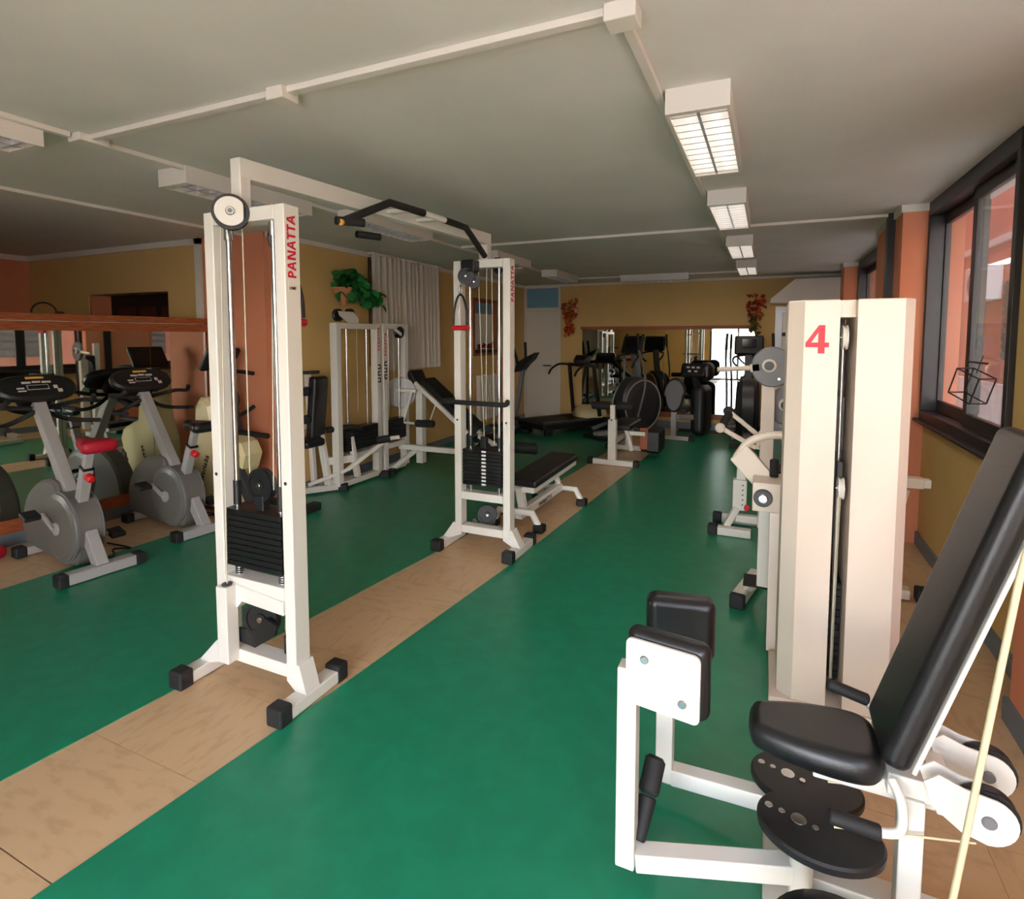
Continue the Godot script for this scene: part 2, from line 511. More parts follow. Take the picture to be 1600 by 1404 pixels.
func build_floor() -> void:
	var fl := struct("floor", B(-8.6, -0.1, ZF - 0.2, XR + 0.2, -0.006, ZB + 0.2), M.grout)
	# tan tiles of the strip between the green coverings, of the left margin and the right margin
	var zs := [-0.85]
	var z := -0.85
	var k := 0
	while z > ZF + 0.01:
		var z2 := maxf(z - 0.432, ZF)
		var q := PackedVector2Array([Vector2(edge_x(1, z) - 0.04, z - 0.002), Vector2(edge_x(0, z) + 0.04, z - 0.002), Vector2(edge_x(0, z2) + 0.04, z2), Vector2(edge_x(1, z2) - 0.04, z2)])
		tile(fl, q, M.tile_a if k % 2 == 0 else M.tile_b)
		for c in 2:
			var x0 := 0.25 + c * 0.425
			tile(fl, PackedVector2Array([Vector2(x0, z - 0.002), Vector2(x0 + 0.4235, z - 0.002), Vector2(x0 + 0.4235, z2), Vector2(x0, z2)]), M.tile_a if (k + c) % 2 == 0 else M.tile_b)
		if z > -3.9:
			for c in 3:
				var x1 := -5.5 + c * 0.425
				tile(fl, PackedVector2Array([Vector2(x1, z - 0.002), Vector2(x1 + 0.4235, z - 0.002), Vector2(x1 + 0.4235, z2), Vector2(x1, z2)]), M.tile_a if (k + c) % 2 == 0 else M.tile_b)
		elif k % 2 == 0:
			tile(fl, PackedVector2Array([Vector2(XL, z - 0.002), Vector2(XL + 0.3, z - 0.002), Vector2(XL + 0.3, z2), Vector2(XL, z2)]), M.tile_a)
		else:
			tile(fl, PackedVector2Array([Vector2(XL, z - 0.002), Vector2(XL + 0.3, z - 0.002), Vector2(XL + 0.3, z2), Vector2(XL, z2)]), M.tile_b)
		z = z2
		k += 1
	z = -0.848
	while z < ZB:
		var z3 := z + 0.432
		tile(fl, PackedVector2Array([Vector2(edge_x(1, z3) - 0.04, z3 - 0.002), Vector2(edge_x(0, z3) + 0.04, z3 - 0.002), Vector2(edge_x(0, z) + 0.04, z), Vector2(edge_x(1, z) - 0.04, z)]), M.tile_a if k % 2 == 0 else M.tile_b)
		for c in 10:
			var xx := -4.4 + c * 0.465
			if z > 0.2 and (xx + 0.465 < -2.65 or xx > -1.95):
				tile(fl, PackedVector2Array([Vector2(xx, z3 - 0.002), Vector2(xx + 0.463, z3 - 0.002), Vector2(xx + 0.463, z), Vector2(xx, z)]), M.tile_b if (k + c) % 2 == 0 else M.tile_a)
		for c in 2:
			var x0 := 0.25 + c * 0.425
			tile(fl, PackedVector2Array([Vector2(x0, z3 - 0.002), Vector2(x0 + 0.4235, z3 - 0.002), Vector2(x0 + 0.4235, z), Vector2(x0, z)]), M.tile_b if (k + c) % 2 == 0 else M.tile_a)
		z = z3
		k += 1
	# far strip of tiles across the room before the far wall
	for c in 5:
		var x2 := -4.0 + c * 0.432
		tile(fl, PackedVector2Array([Vector2(x2, -9.85), Vector2(minf(x2 + 0.43, -2.0), -9.85), Vector2(minf(x2 + 0.43, -2.0), ZF), Vector2(x2, ZF)]), M.tile_a if c % 2 == 0 else M.tile_b)
	# green vinyl coverings
	var zz := [0.3, -0.3, -0.8, -1.4, -2.0, -2.7, -3.5, -4.2, -5.0, -5.9, -6.7, -7.7, -8.8, -9.85]
	var r := MB.new()
	var l := MB.new()
	for i in zz.size() - 1:
		var a: float = zz[i]
		var b: float = zz[i + 1]
		slab(r, edge_x(0, a), 0.3, edge_x(0, b), 0.3, a, b)
		var la := -4.36 if a > -3.9 else -4.28
		slab(l, -4.45 + 0.03 * clampf(-a, 0.0, 4.0), edge_x(1, a), -4.45 + 0.03 * clampf(-b, 0.0, 4.0), edge_x(1, b), a, b)
	OFF = Vector3.ZERO
	single("green_floor_covering", r, M.green, "wide green vinyl floor covering right of the tan strip", "floor covering")
	single("green_floor_covering", l, M.green, "green vinyl floor covering left of the tan strip, before the bikes", "floor covering")

func tile(fl: Node, q: PackedVector2Array, m: Material) -> void:
	var mb := MB.new()
	var p := []
	for v in q: p.append(Vector3(v.x, 0.0, v.y))
	mb.quad(p[0], p[1], p[2], p[3], Vector3.UP)
	for i in 4:
		var e: Vector3 = p[(i + 1) % 4] - p[i]
		var n := e.cross(Vector3.UP).normalized()
		mb.quad(p[i], p[(i + 1) % 4], p[(i + 1) % 4] - Vector3(0, 0.006, 0), p[i] - Vector3(0, 0.006, 0), n)
	P(fl, "tile", mb, m)

func slab(mb: MB, xa0: float, xa1: float, xb0: float, xb1: float, za: float, zb: float) -> void:
	var h := 0.004
	mb.quad(Vector3(xa0, h, za), Vector3(xa1, h, za), Vector3(xb1, h, zb), Vector3(xb0, h, zb), Vector3.UP)
	mb.quad(Vector3(xa0, h, za), Vector3(xb0, h, zb), Vector3(xb0, 0, zb), Vector3(xa0, 0, za), Vector3.LEFT)
	mb.quad(Vector3(xa1, h, za), Vector3(xb1, h, zb), Vector3(xb1, 0, zb), Vector3(xa1, 0, za), Vector3.RIGHT)

# ---------------------------------------------------------------- windows
func right_window(n: int, z0: float, z1: float, panes: int) -> void:
	# z0 is the near end
	var f := MB.new()
	f.box(Vector3(XR - 0.03, 2.5, z0), Vector3(XR + 0.1, YC, z1), 0.004)
	f.box(Vector3(XR - 0.03, 0.98, z0), Vector3(XR + 0.1, 1.05, z1), 0.004)
	f.box(Vector3(XR - 0.03, 1.05, z0), Vector3(XR + 0.1, 2.5, z0 - 0.05), 0.004)
	f.box(Vector3(XR - 0.03, 1.05, z1 + 0.05), Vector3(XR + 0.1, 2.5, z1), 0.004)
	var w := struct("window_%d" % n, f, M.frame)
	P(w, "window_sill", B(XR - 0.07, 0.965, z0, XR + 0.02, 0.985, z1, 0.004), M.frame)
	var step := (z1 - z0) / panes
	for i in panes:
		var a := z0 + step * i
		var b := a + step
		var x := XR + 0.02 + 0.045 * (i % 2)
		var s := MB.new()
		var wd := 0.07
		s.box(Vector3(x, 2.43, a), Vector3(x + 0.035, 2.5, b), 0.004)
		s.box(Vector3(x, 1.05, a), Vector3(x + 0.035, 1.13, b), 0.004)
		s.box(Vector3(x, 1.13, a + (0.02 if i > 0 else 0.0)), Vector3(x + 0.035, 2.43, a - wd), 0.004)
		s.box(Vector3(x, 1.13, b + wd), Vector3(x + 0.035, 2.43, b), 0.004)
		var sa := P(w, "sash", s, M.frame)
		P(sa, "pane", B(x + 0.014, 1.13, a - wd, x + 0.02, 2.43, b + wd), M.glass)

func build_windows() -> void:
	right_window(1, -3.5, -5.2, 2)
	right_window(2, -6.3, -8.82, 2)
	right_window(3, -9.2, -10.2, 1)
	right_window(4, 2.2, -2.2, 3)
	# glazed front behind the camera
	var f := MB.new()
	f.box(Vector3(-2.0, 2.38, ZB), Vector3(0.95, 2.45, ZB + 0.1))
	f.box(Vector3(-2.0, 0, ZB), Vector3(0.95, 0.06, ZB + 0.1))
	for x in [-2.0, -1.04, -0.08, 0.88]:
		f.box(Vector3(x, 0.06, ZB), Vector3(x + 0.07, 2.38, ZB + 0.1))
	var w := struct("window_5", f, M.frame)
	for x in [-1.93, -0.97, -0.01]:
		P(w, "pane", B(x, 0.06, ZB + 0.05, x + 0.89, 2.38, ZB + 0.056), M.glass)
	# small window in the left wall behind the far tower
	var f2 := MB.new()
	f2.box(Vector3(XL - 0.12, 2.18, -8.05), Vector3(XL + 0.02, 2.24, -8.95))
	f2.box(Vector3(XL - 0.12, 1.3, -8.05), Vector3(XL + 0.06, 1.34, -8.95))
	f2.box(Vector3(XL - 0.12, 1.34, -8.05), Vector3(XL + 0.02, 2.18, -8.1))
	f2.box(Vector3(XL - 0.12, 1.34, -8.9), Vector3(XL + 0.02, 2.18, -8.95))
	var w2 := struct("window_6", f2, M.wood)
	P(w2, "pane", B(XL - 0.08, 1.34, -8.1, XL - 0.07, 2.0, -8.9), M.pale)
	P(w2, "pane", B(XL - 0.08, 2.0, -8.1, XL - 0.07, 2.18, -8.9), M.bluepane)
	# window behind the curtain
	var f3 := MB.new()
	f3.box(Vector3(XL - 0.2, 1.25, -5.45), Vector3(XL - 0.02, 1.3, -7.0))
	f3.box(Vector3(XL - 0.2, 1.3, -6.93), Vector3(XL + 0.01, YC, -7.0))
	f3.box(Vector3(XL - 0.2, 1.3, -5.45), Vector3(XL - 0.02, YC, -5.5))
	var w3 := struct("window_7", f3, M.wood)
	P(w3, "pane", B(XL - 0.15, 1.3, -5.5, XL - 0.14, YC, -6.93), M.pale)

# ---------------------------------------------------------------- outside
func build_outside() -> void:
	struct("ground", B(-30, -0.4, -50, 40, -0.15, 30), M.concrete, "pale paved yard")
	var b := thing("apartment_building", "orange rendered building across the yard, seen through the right windows", "building", Vector3(3.9, -0.15, -10))
	P(b, "wall", B(3.90, -0.15, -32, 9.0, 12.0, 3.4), M.facade)
	for z in [-27.0, -20.5, -12.9, -10.4, -8.0, -5.6, -3.2, -0.8, 1.4]:
		var sh := P(b, "shutter", B(3.84, 1.2, z, 3.92, 2.6, z + 1.0), M.shutter)
		for k in 9:
			P(sh, "slat", B(3.81, 1.24 + k * 0.15, z + 0.03, 3.84, 1.33 + k * 0.15, z + 0.97), M.shutter)
	P(b, "plinth", B(3.82, -0.15, -32, 3.90, 0.75, 3.4), M.pale)
	P(b, "pale_door", B(3.82, -0.1, -18.3, 3.90, 2.9, -16.9), M.pale)
	P(b, "downpipe", MB.new().cyl(Vector3(3.80, -0.1, -14.4), Vector3(3.80, 7.4, -14.4), 0.05), M.pale)
	bar(b, "string_course", M.pale, Vector3(3.88, 3.4, -32), Vector3(3.88, 3.4, 3.4), 0.08, 0.12)
	var ac := P(b, "air_conditioner", B(3.55, 2.3, -14.1, 3.90, 2.95, -13.2, 0.02), M.pale)
	P(ac, "grille", MB.new().cyl(Vector3(3.54, 2.62, -13.65), Vector3(3.555, 2.62, -13.65), 0.24), M.shutter)
	# wire ornament hanging inside the nearest window
	var o := thing("wire_ornament", "black wire cube ornament hanging in the nearest right window", "ornament", Vector3(1.04, 1.22, -3.95))
	var c := Vector3(1.045, 1.33, -3.92)
	var h := Vector3(0.05, 0.075, 0.075)
	var bs := Basis(Vector3.UP, 0.5) * Basis(Vector3.RIGHT, 0.35)
	for ax in 3:
		for s1 in [-1.0, 1.0]:
			for s2 in [-1.0, 1.0]:
				var p := Vector3.ZERO
				p[(ax + 1) % 3] = s1 * h[(ax + 1) % 3]; p[(ax + 2) % 3] = s2 * h[(ax + 2) % 3]
				var q := p
				p[ax] = -h[ax]; q[ax] = h[ax]
				rod(o, "wire", M.black, c + bs * p, c + bs * q, 0.004, 8)
	rod(o, "hanging_wire", M.black, c + bs * Vector3(0, 0.075, 0.0), Vector3(1.09, 1.5, -3.92), 0.003, 6)
	rod(o, "cross_wire", M.black, Vector3(1.07, 1.46, -3.78), Vector3(1.07, 1.46, -4.1), 0.005, 8)

# ---------------------------------------------------------------- lamps and conduits
func ceiling_lamp(label: String, x0: float, z0: float, lit: bool, along_x := false, l := 1.0, w := 0.247) -> void:
	var at := Vector3(x0 + w * 0.5, 2.5, z0 - l * 0.5) if not along_x else Vector3(x0 + l * 0.5, 2.5, z0 - w * 0.5)
	var t := thing("ceiling_light", label, "ceiling light", at, "louvred ceiling lights", true, PI / 2 if along_x else 0.0)
	var h := 0.1
	var hw := w * 0.5
	var hl := l * 0.5
	var body := MB.new()
	body.box(Vector3(-hw, 0.088, -hl), Vector3(hw, h, hl))
	body.box(Vector3(-hw, 0, -hl), Vector3(-hw + 0.012, 0.088, hl))
	body.box(Vector3(hw - 0.012, 0, -hl), Vector3(hw, 0.088, hl))
	body.box(Vector3(-hw + 0.012, 0, -hl), Vector3(hw - 0.012, 0.088, -hl + 0.03))
	body.box(Vector3(-hw + 0.012, 0, hl - 0.03), Vector3(hw - 0.012, 0.088, hl))
	P(t, "housing", body, M.trim)
	for s in [-1.0, 1.0]:
		rod(t, "tube", M.lampglow if lit else M.tube_off, Vector3(s * 0.055, 0.068, -hl + 0.06), Vector3(s * 0.055, 0.068, hl - 0.06), 0.013, 10)
	var lv := P(t, "louvre", B(-0.006, 0.004, -hl + 0.03, 0.006, 0.04, hl - 0.03), M.louvre)
	for i in 11:
		var z := -hl + 0.07 + i * (l - 0.14) / 10.0
		P(lv, "blade", B(-hw + 0.013, 0.004, z - 0.005, hw - 0.013, 0.038, z + 0.005), M.louvre)
	if lit:
		var a := AreaLight3D.new()
		a.name = "lamp_light"
		a.area_size = Vector2(0.16, l - 0.12)
		a.light_color = Color(1.0, 0.96, 0.9)
		a.light_energy = LAMP
		a.shadow_enabled = true
		a.set("area_range", 20.0)
		t.add_child(a)
		a.position = Vector3(0, -0.002, 0)
		a.rotation_degrees = Vector3(-90, 0, 0)

const LAMP := 0.07

func conduit(label: String, a: Vector3, b: Vector3, w := 0.035) -> void:
	var mb := MB.new().bar(a, b, w, 0.025, 0.003)
	OFF = Vector3.ZERO
	single("cable_conduit", mb, M.trim, label, "conduit")

func junction(label: String, x: float, z: float, s := Vector3(0.09, 0.05, 0.09)) -> void:
	var c := Vector3(x, YC - s.y * 0.5, z)
	OFF = Vector3.ZERO
	single("junction_box", B(c.x - s.x / 2, c.y - s.y / 2, c.z - s.z / 2, c.x + s.x / 2, c.y + s.y / 2, c.z + s.z / 2, 0.006), M.trim, label, "junction box")

func build_lamps() -> void:
	var rl := ["nearest of the right row of ceiling lights, large white louvre", "second ceiling light of the right row from the camera", "third ceiling light of the right row from the camera", "fourth and farthest ceiling light of the right row"]
	var rz := [-2.4, -4.14, -6.03, -7.94]
	for i in 4:
		ceiling_lamp(rl[i], -0.407, rz[i], true)
	var ll := ["ceiling light cut by the left edge of the picture", "ceiling light above the near tower's left post", "ceiling light behind the pull-up bar", "ceiling light just right of the far cable tower's top", "ceiling light of the left row nearest the far wall"]
	var lz := [-0.58, -2.27, -3.55, -5.9, -7.9]
	var lx := [-3.40, -3.36, -3.12, -3.1, -3.1]
	for i in 5:
		ceiling_lamp(ll[i], lx[i], lz[i], false)
	ceiling_lamp("ceiling light set crosswise before the far wall", -2.2, -9.1, false, true, 1.06)
	var y := YC - 0.0125
	conduit("white cable conduit crossing the ceiling from left to right, nearest", Vector3(-3.15, y, -1.76), Vector3(-0.43, y, -1.76), 0.04)
	conduit("white cable conduit running along the right row of lights", Vector3(-0.435, y, -1.76), Vector3(-0.435, y, -8.9))
	conduit("white cable conduit running along the left row of lights", Vector3(-3.14, y, -1.84), Vector3(-3.14, y, -9.0))
	conduit("white cable conduit at the left edge above the first light", Vector3(-3.14, y, 0.5), Vector3(-3.14, y, -1.68))
	conduit("white conduit along the ceiling above the half wall mirror", Vector3(-4.66, y, 0.5), Vector3(-4.66, y, -3.95))
	conduit("thin conduit crossing the ceiling to the dark post", Vector3(-3.1, y, -5.5), Vector3(0.9, y, -5.52), 0.05)
	conduit("thin conduit crossing the ceiling before the far wall", Vector3(-3.1, y, -9.2), Vector3(-0.4, y, -9.2), 0.04)
	junction("white junction box at the top edge, right end of the conduit", -0.43, -1.76, Vector3(0.1, 0.055, 0.09))
	junction("white junction box halfway along the crossing conduit", -1.82, -1.76)
	junction("white junction box at the left end of the crossing conduit", -3.12, -1.76, Vector3(0.1, 0.04, 0.14))

# ---------------------------------------------------------------- mirrors
func build_mirrors() -> void:
	# half wall with mirrors and a wooden ledge on the left, turned a little towards the camera
	var t := thing("mirror_wall", "low wall on the left clad in mirrors under a wooden ledge", "mirror wall", Vector3(-5.16, 0, -3.9), "", true, deg_to_rad(-3.8))
	# local: the mirror face looks to +x, the wall runs to +z
	P(t, "wall", B(-0.16, 0, 0.0, -0.012, 1.68, 4.6), M.yellow)
	var z := 0.02
	for w in [0.52, 0.72, 0.62, 0.9, 0.9, 0.88]:
		P(t, "mirror_panel", B(-0.012, 0.2, z, 0.0, 1.67, z + w - 0.004), M.mirror)
		z += w
	P(t, "ledge", B(-0.2, 1.735, -0.02, 0.05, 1.79, 4.6, 0.004), M.wood)
	P(t, "top_strip", B(-0.012, 1.655, -0.02, 0.022, 1.728, 4.6, 0.003), M.wood)
	P(t, "ledge_core", B(-0.16, 1.68, 0, 0.0, 1.735, 4.6), M.pale)
	P(t, "bottom_strip", B(-0.012, 0.1, 0, 0.018, 0.2, 4.6, 0.003), M.wood)
	P(t, "skirting", B(-0.012, 0, 0, 0.012, 0.1, 4.6), M.skirting)
	P(t, "edge_strip", B(-0.012, 0.2, 0, 0.006, 1.655, 0.018), M.trim)
	var m := thing("wall_mirror", "wide mirror with wooden strips on the far wall", "mirror", Vector3(-1.68, 0.2, ZF))
	z = -3.17
	for w in [0.75, 0.75, 0.75, 0.72]:
		P(m, "mirror_panel", B(z, 0.28, ZF + 0.002, z + w - 0.004, 1.74, ZF + 0.014), M.mirror)
		z += w
	P(m, "top_strip", B(-3.2, 1.74, ZF, -0.18, 1.8, ZF + 0.035, 0.003), M.wood)
	P(m, "bottom_strip", B(-3.2, 0.19, ZF, -0.18, 0.28, ZF + 0.03, 0.003), M.wood)

# ---------------------------------------------------------------- shared machine pieces
func foot_cap(t: Node, p: Vector3, dir: Vector3, w := 0.085, h := 0.085, l := 0.07) -> void:
	# rubber end cap: a slightly tapered block at p, growing along dir
	var f := MB.frame(p, p + dir * l)
	var m := MB.new()
	m.rbox(f, Vector3(w, h, l), 0.012, 2)
	P(t, "rubber_foot", m, M.rubber)

func pulley(t: Node, c: Vector3, ax: Vector3, r: float, w := 0.03, m: Material = null) -> MeshInstance3D:
	var f := MB.frame(c - ax * w, c + ax * w)
	var pr := [[0.0, -w * 0.5], [r * 0.3, -w * 0.5], [r * 0.32, -w * 0.3], [r * 0.8, -w * 0.3], [r * 0.82, -w * 0.5], [r, -w * 0.5], [r, -w * 0.35], [r * 0.86, 0.0], [r, w * 0.35], [r, w * 0.5], [r * 0.82, w * 0.5], [r * 0.8, w * 0.3], [r * 0.32, w * 0.3], [r * 0.3, w * 0.5], [0.0, w * 0.5]]
	var o := P(t, "pulley", MB.new().lathe(pr, f, 28), M.black if m == null else m)
	P(o, "bolt", MB.new().cyl(c - ax * (w * 0.5 + 0.008), c + ax * (w * 0.5 + 0.008), r * 0.16, -1, 12, 0.002), M.steel)
	return o

func weight_stack(t: Node, x0: float, x1: float, y0: float, n: int, ph: float, z0: float, z1: float, labels := false, lz := 0.0) -> void:
	for i in n:
		var y := y0 + i * ph
		var pl := P(t, "weight_plate", B(x0, y, z0, x1, y + ph - 0.003, z1, 0.002), M.plate)
		if labels:
			var xc := x0 + (x1 - x0) * 0.55
			P(pl, "number_label", B(xc - 0.018, y + ph * 0.25, lz, xc + 0.018, y + ph * 0.75, lz + 0.001), M.whiteprint)

func spring(t: Node, c: Vector3, h: float, r: float, turns := 5) -> void:
	var pts := []
	for i in turns * 10 + 1:
		var a := TAU * i / 10.0
		pts.append(c + Vector3(cos(a) * r, h * i / (turns * 10.0), sin(a) * r))
	P(t, "spring", MB.new().tube(pts, 0.003, 5), M.steel)

# ---------------------------------------------------------------- cable crossover
func tower(t: Node, x0: float, x1: float, z: float, top: float, low: float, fx0: float, fx1: float, zfr: float, zbk: float) -> void:
	var d := 0.085
	var w := 0.058
	for x in [x0, x1 - w]:
		var po := P(t, "post", B(x, 0.11, z - d, x + w, top, z, 0.006), M.white)
		P(po, "bolt", MB.new().cyl(Vector3(x + w / 2, 0.98, z - 0.004), Vector3(x + w / 2, 0.98, z + 0.004), 0.008, -1, 12), M.steel)
	P(t, "top_bar", B(x0 + w, top - 0.06, z - d, x1 - w, top, z, 0.005), M.white)
	P(t, "lower_bar", B(x0 + w, low, z - d, x1 - w, low + 0.06, z, 0.005), M.white)
	P(t, "base_bar", B(x0 + w, 0.115, z - d, x1 - w, 0.175, z, 0.005), M.white)
	for s in [0, 1]:
		var xi: float = x0 + w if s == 0 else x1 - w
		var xo: float = x0 if s == 0 else x1
		var fx: float = fx0 if s == 0 else fx1
		var sg := -1.0 if s == 0 else 1.0
		# flared gusset from post to foot
		var q := PackedVector2Array([Vector2(xi, 0.10), Vector2(xi, 0.18), Vector2(xo + sg * 0.015, 0.185), Vector2(fx + sg * 0.035, 0.055), Vector2(fx - sg * 0.02, 0.055)])
		P(t, "gusset", MB.new().ext(q, at3(0, 0, z - d * 0.5), d - 0.003), M.white)
		bar(t, "foot_bar", M.white, Vector3(fx, 0.035, zfr - 0.06), Vector3(fx, 0.035, zbk + 0.06), 0.075, 0.055)
		foot_cap(t, Vector3(fx, 0.042, zfr - 0.07), Vector3.BACK)
		foot_cap(t, Vector3(fx, 0.042, zbk + 0.07), Vector3.FORWARD)

func stirrup(label: String, top: Vector3, ax: Vector3, drop := 0.2) -> void:
	var t := thing("stirrup_handle", label, "handle", top, "cable handles of the crossover")
	var cl := []
	for i in 17:
		var a := TAU * i / 16.0
		cl.append(top + Vector3(0, -0.03, 0) + ax * sin(a) * 0.012 + Vector3(0, cos(a) * 0.03, 0))
	P(t, "carabiner", MB.new().tube(cl, 0.004, 6), M.steel)
	var a0 := top + Vector3(0, -0.065, 0)
	var hw := 0.06
	P(t, "strap", MB.new().tube(curve([a0 - ax * hw + Vector3(0, -drop + 0.02, 0), a0 - ax * hw * 0.92 + Vector3(0, -drop * 0.5, 0), a0 - ax * 0.03 + Vector3(0, -0.03, 0), a0, a0 + ax * 0.03 + Vector3(0, -0.03, 0), a0 + ax * hw * 0.92 + Vector3(0, -drop * 0.5, 0), a0 + ax * hw + Vector3(0, -drop + 0.02, 0)]), 0.008, 8), M.black)
	P(t, "grip", MB.new().cyl(a0 - ax * (hw + 0.012) + Vector3(0, -drop, 0), a0 + ax * (hw + 0.012) + Vector3(0, -drop, 0), 0.018, -1, 16, 0.005), M.red)

func build_crossover() -> void:
	var t := thing("cable_crossover_machine", "white two-tower cable crossover standing on the tan strip, joined by a beam", "gym machine", Vector3(-2.05, 0, -2.8))
	var w := 0.058
	# near tower
	tower(t, -2.30, -1.82, -1.75, 2.15, 0.455, -2.41, -1.80, -1.60, -2.01)
	tower(t, -2.15, -1.685, -3.68, 2.165, 0.375, -2.225, -1.635, -3.51, -3.98)
	var r1 := [-2.195, -1.925]
	for x in r1:
		rod(t, "guide_rod", M.steel, Vector3(x, 0.5, -1.792), Vector3(x, 2.1, -1.792), 0.0125)
		spring(t, Vector3(x, 0.515, -1.792), 0.05, 0.018)
		rod(t, "rod_collar", M.black, Vector3(x, 0.84, -1.792), Vector3(x, 0.95, -1.792), 0.017)
		rod(t, "rod_cap", M.steel, Vector3(x, 2.03, -1.792), Vector3(x, 2.09, -1.792), 0.02)
	weight_stack(t, -2.228, -1.89, 0.565, 10, 0.0265, -1.86, -1.752)
	pulley(t, Vector3(-2.035, 0.945, -1.79), Vector3.BACK, 0.075, 0.035)
	P(t, "stack_clamp", B(-2.06, 0.83, -1.81, -2.01, 0.9, -1.77, 0.006), M.black)
	# big top pulley with white cheek plates
	var pa := Vector3(0.72, 0, 0.69).normalized()
	var pc := Vector3(-2.055, 2.125, -1.69)
	pulley(t, pc - pa * 0.026, pa, 0.074, 0.034)
	var ck := PackedVector2Array()
	for i in 28:
		var a := TAU * i / 28.0
		ck.append(Vector2(minf(cos(a) * 0.06, 0.05), sin(a) * 0.06))
	var cp := P(t, "pulley_cheek", MB.new().ext(ck, Transform3D(Basis(Vector3(pa.z, 0, -pa.x), Vector3.UP, pa), pc), 0.006), M.white)
	P(cp, "bolt", MB.new().cyl(pc, pc + pa * 0.012, 0.018, -1, 20, 0.003), M.steel)
	P(cp, "axle", MB.new().cyl(pc, pc + pa * 0.016, 0.009, -1, 12, 0.002), M.midgrey)
	P(t, "pulley_bracket", B(-2.14, 2.1, -1.76, -2.07, 2.15, -1.70, 0.004), M.white)
	# rear top pulley and the low pulley in its bent bracket
	pulley(t, Vector3(-1.965, 2.03, -1.88), Vector3.RIGHT, 0.07, 0.03)
	P(t, "bracket_leg", B(-2.232, 0.13, -1.755, -2.165, 0.485, -1.69, 0.006), M.white)
	P(t, "bracket_arm", MB.new().ext(PackedVector2Array([Vector2(-2.168, 0.485), Vector2(-1.88, 0.455), Vector2(-1.88, 0.395), Vector2(-2.13, 0.41), Vector2(-2.168, 0.37)]), at3(0, 0, -1.765), 0.05, 0.004), M.white)
	P(t, "cable_bushing", MB.new().cyl(Vector3(-2.195, 0.484, -1.722), Vector3(-2.195, 0.492, -1.722), 0.022, -1, 16), M.black)
	pulley(t, Vector3(-2.06, 0.325, -1.79), Vector3(0.25, 0, 1).normalized(), 0.085, 0.032)
	P(t, "swivel_arm", MB.new().ext(PackedVector2Array([Vector2(-0.13, -0.12), Vector2(-0.02, -0.13), Vector2(0.1, -0.05), Vector2(0.12, 0.0), Vector2(0.05, 0.02), Vector2(-0.02, -0.05), Vector2(-0.13, -0.06)]), at3(-2.06, 0.325, -1.77), 0.014), M.black)
	var cb := []
	for i in 13:
		var a := TAU * i / 12.0
		cb.append(Vector3(-1.905, 0.33, -1.79) + Vector3(sin(a) * 0.014, cos(a) * 0.045, 0))
	P(t, "carabiner", MB.new().tube(cb, 0.005, 6), M.steel)
	P(t, "cable_stop", MB.new().cyl(Vector3(-1.905, 0.2, -1.79), Vector3(-1.905, 0.28, -1.79), 0.018, -1, 12, 0.004), M.black)
	# cables of the near tower
	pipe(t, "cable", M.cable, [Vector3(-2.165, 2.10, -1.73), Vector3(-2.195, 0.49, -1.722)], 0.003, 6)
	pipe(t, "cable", M.cable, [Vector3(-2.105, 2.08, -1.79), Vector3(-2.108, 0.95, -1.79)], 0.003, 6)
	pipe(t, "cable", M.cable, [Vector3(-1.965, 2.0, -1.82), Vector3(-1.965, 0.93, -1.79)], 0.003, 6)
	# beam
	bar(t, "beam", M.white, Vector3(-2.085, 2.32, -1.745), Vector3(-1.95, 2.335, -3.86), 0.06, 0.085)
	P(t, "beam_stub", B(-2.115, 2.15, -1.80, -2.055, 2.36, -1.745, 0.005), M.white)
	P(t, "beam_stub", B(-1.985, 2.16, -3.86, -1.92, 2.30, -3.79, 0.005), M.white)
	# pull-up bar in front of the beam on two brackets
	var pb := [Vector3(-1.97, 2.185, -2.28), Vector3(-1.88, 2.325, -2.55), Vector3(-1.855, 2.325, -2.84)]
	var pe := [Vector3(-1.845, 2.325, -3.06), Vector3(-1.845, 2.325, -3.33), Vector3(-1.86, 2.18, -3.63)]
	pipe(t, "pull_up_grip", M.rubber, pb, 0.021, 12)
	pipe(t, "pull_up_tube", M.white, [pb[2], pe[0]], 0.018, 12)
	pipe(t, "pull_up_grip", M.rubber, pe, 0.021, 12)
	bar(t, "bracket", M.white, Vector3(-2.03, 2.315, -2.70), Vector3(-1.865, 2.315, -2.70), 0.05, 0.022)
	bar(t, "bracket", M.white, Vector3(-2.02, 2.315, -2.97), Vector3(-1.855, 2.315, -2.97), 0.05, 0.022)
	P(t, "end_plug", MB.new().cyl(Vector3(-1.973, 2.183, -2.283), Vector3(-1.965, 2.175, -2.255), 0.016, -1, 12), M.amber)
	pipe(t, "short_grip", M.rubber, [Vector3(-2.2, 2.2, -2.66), Vector3(-2.14, 2.2, -2.8)], 0.021, 12)
	pipe(t, "short_grip", M.rubber, [Vector3(-1.99, 2.185, -2.25), Vector3(-1.92, 2.19, -2.38)], 0.022, 12)
	# lettering on the near tower's right post
	var b := Basis(Vector3(0, 1, 0), Vector3(0, 0, 1), Vector3(1, 0, 0))
	text(t, "PANATTA", M.redprint, Transform3D(b, Vector3(-1.8185, 1.975, -1.787)), 0.046, true, 0.97)
	var lb := P(t, "maker_label", B(-1.8205, 1.79, -1.806, -1.8185, 1.835, -1.766), M.trim)
	text(lb, "LINE", M.blackprint, Transform3D(Basis(Vector3(0, 0, -1), Vector3.UP, Vector3(1, 0, 0)), Vector3(-1.818, 1.805, -1.786)), 0.012, true)
	# far tower
	for x in [-2.03, -1.79]:
		rod(t, "guide_rod", M.steel, Vector3(x, 0.42, -3.722), Vector3(x, 2.11, -3.722), 0.0125)
		rod(t, "rod_collar", M.black, Vector3(x, 0.78, -3.722), Vector3(x, 0.86, -3.722), 0.018)
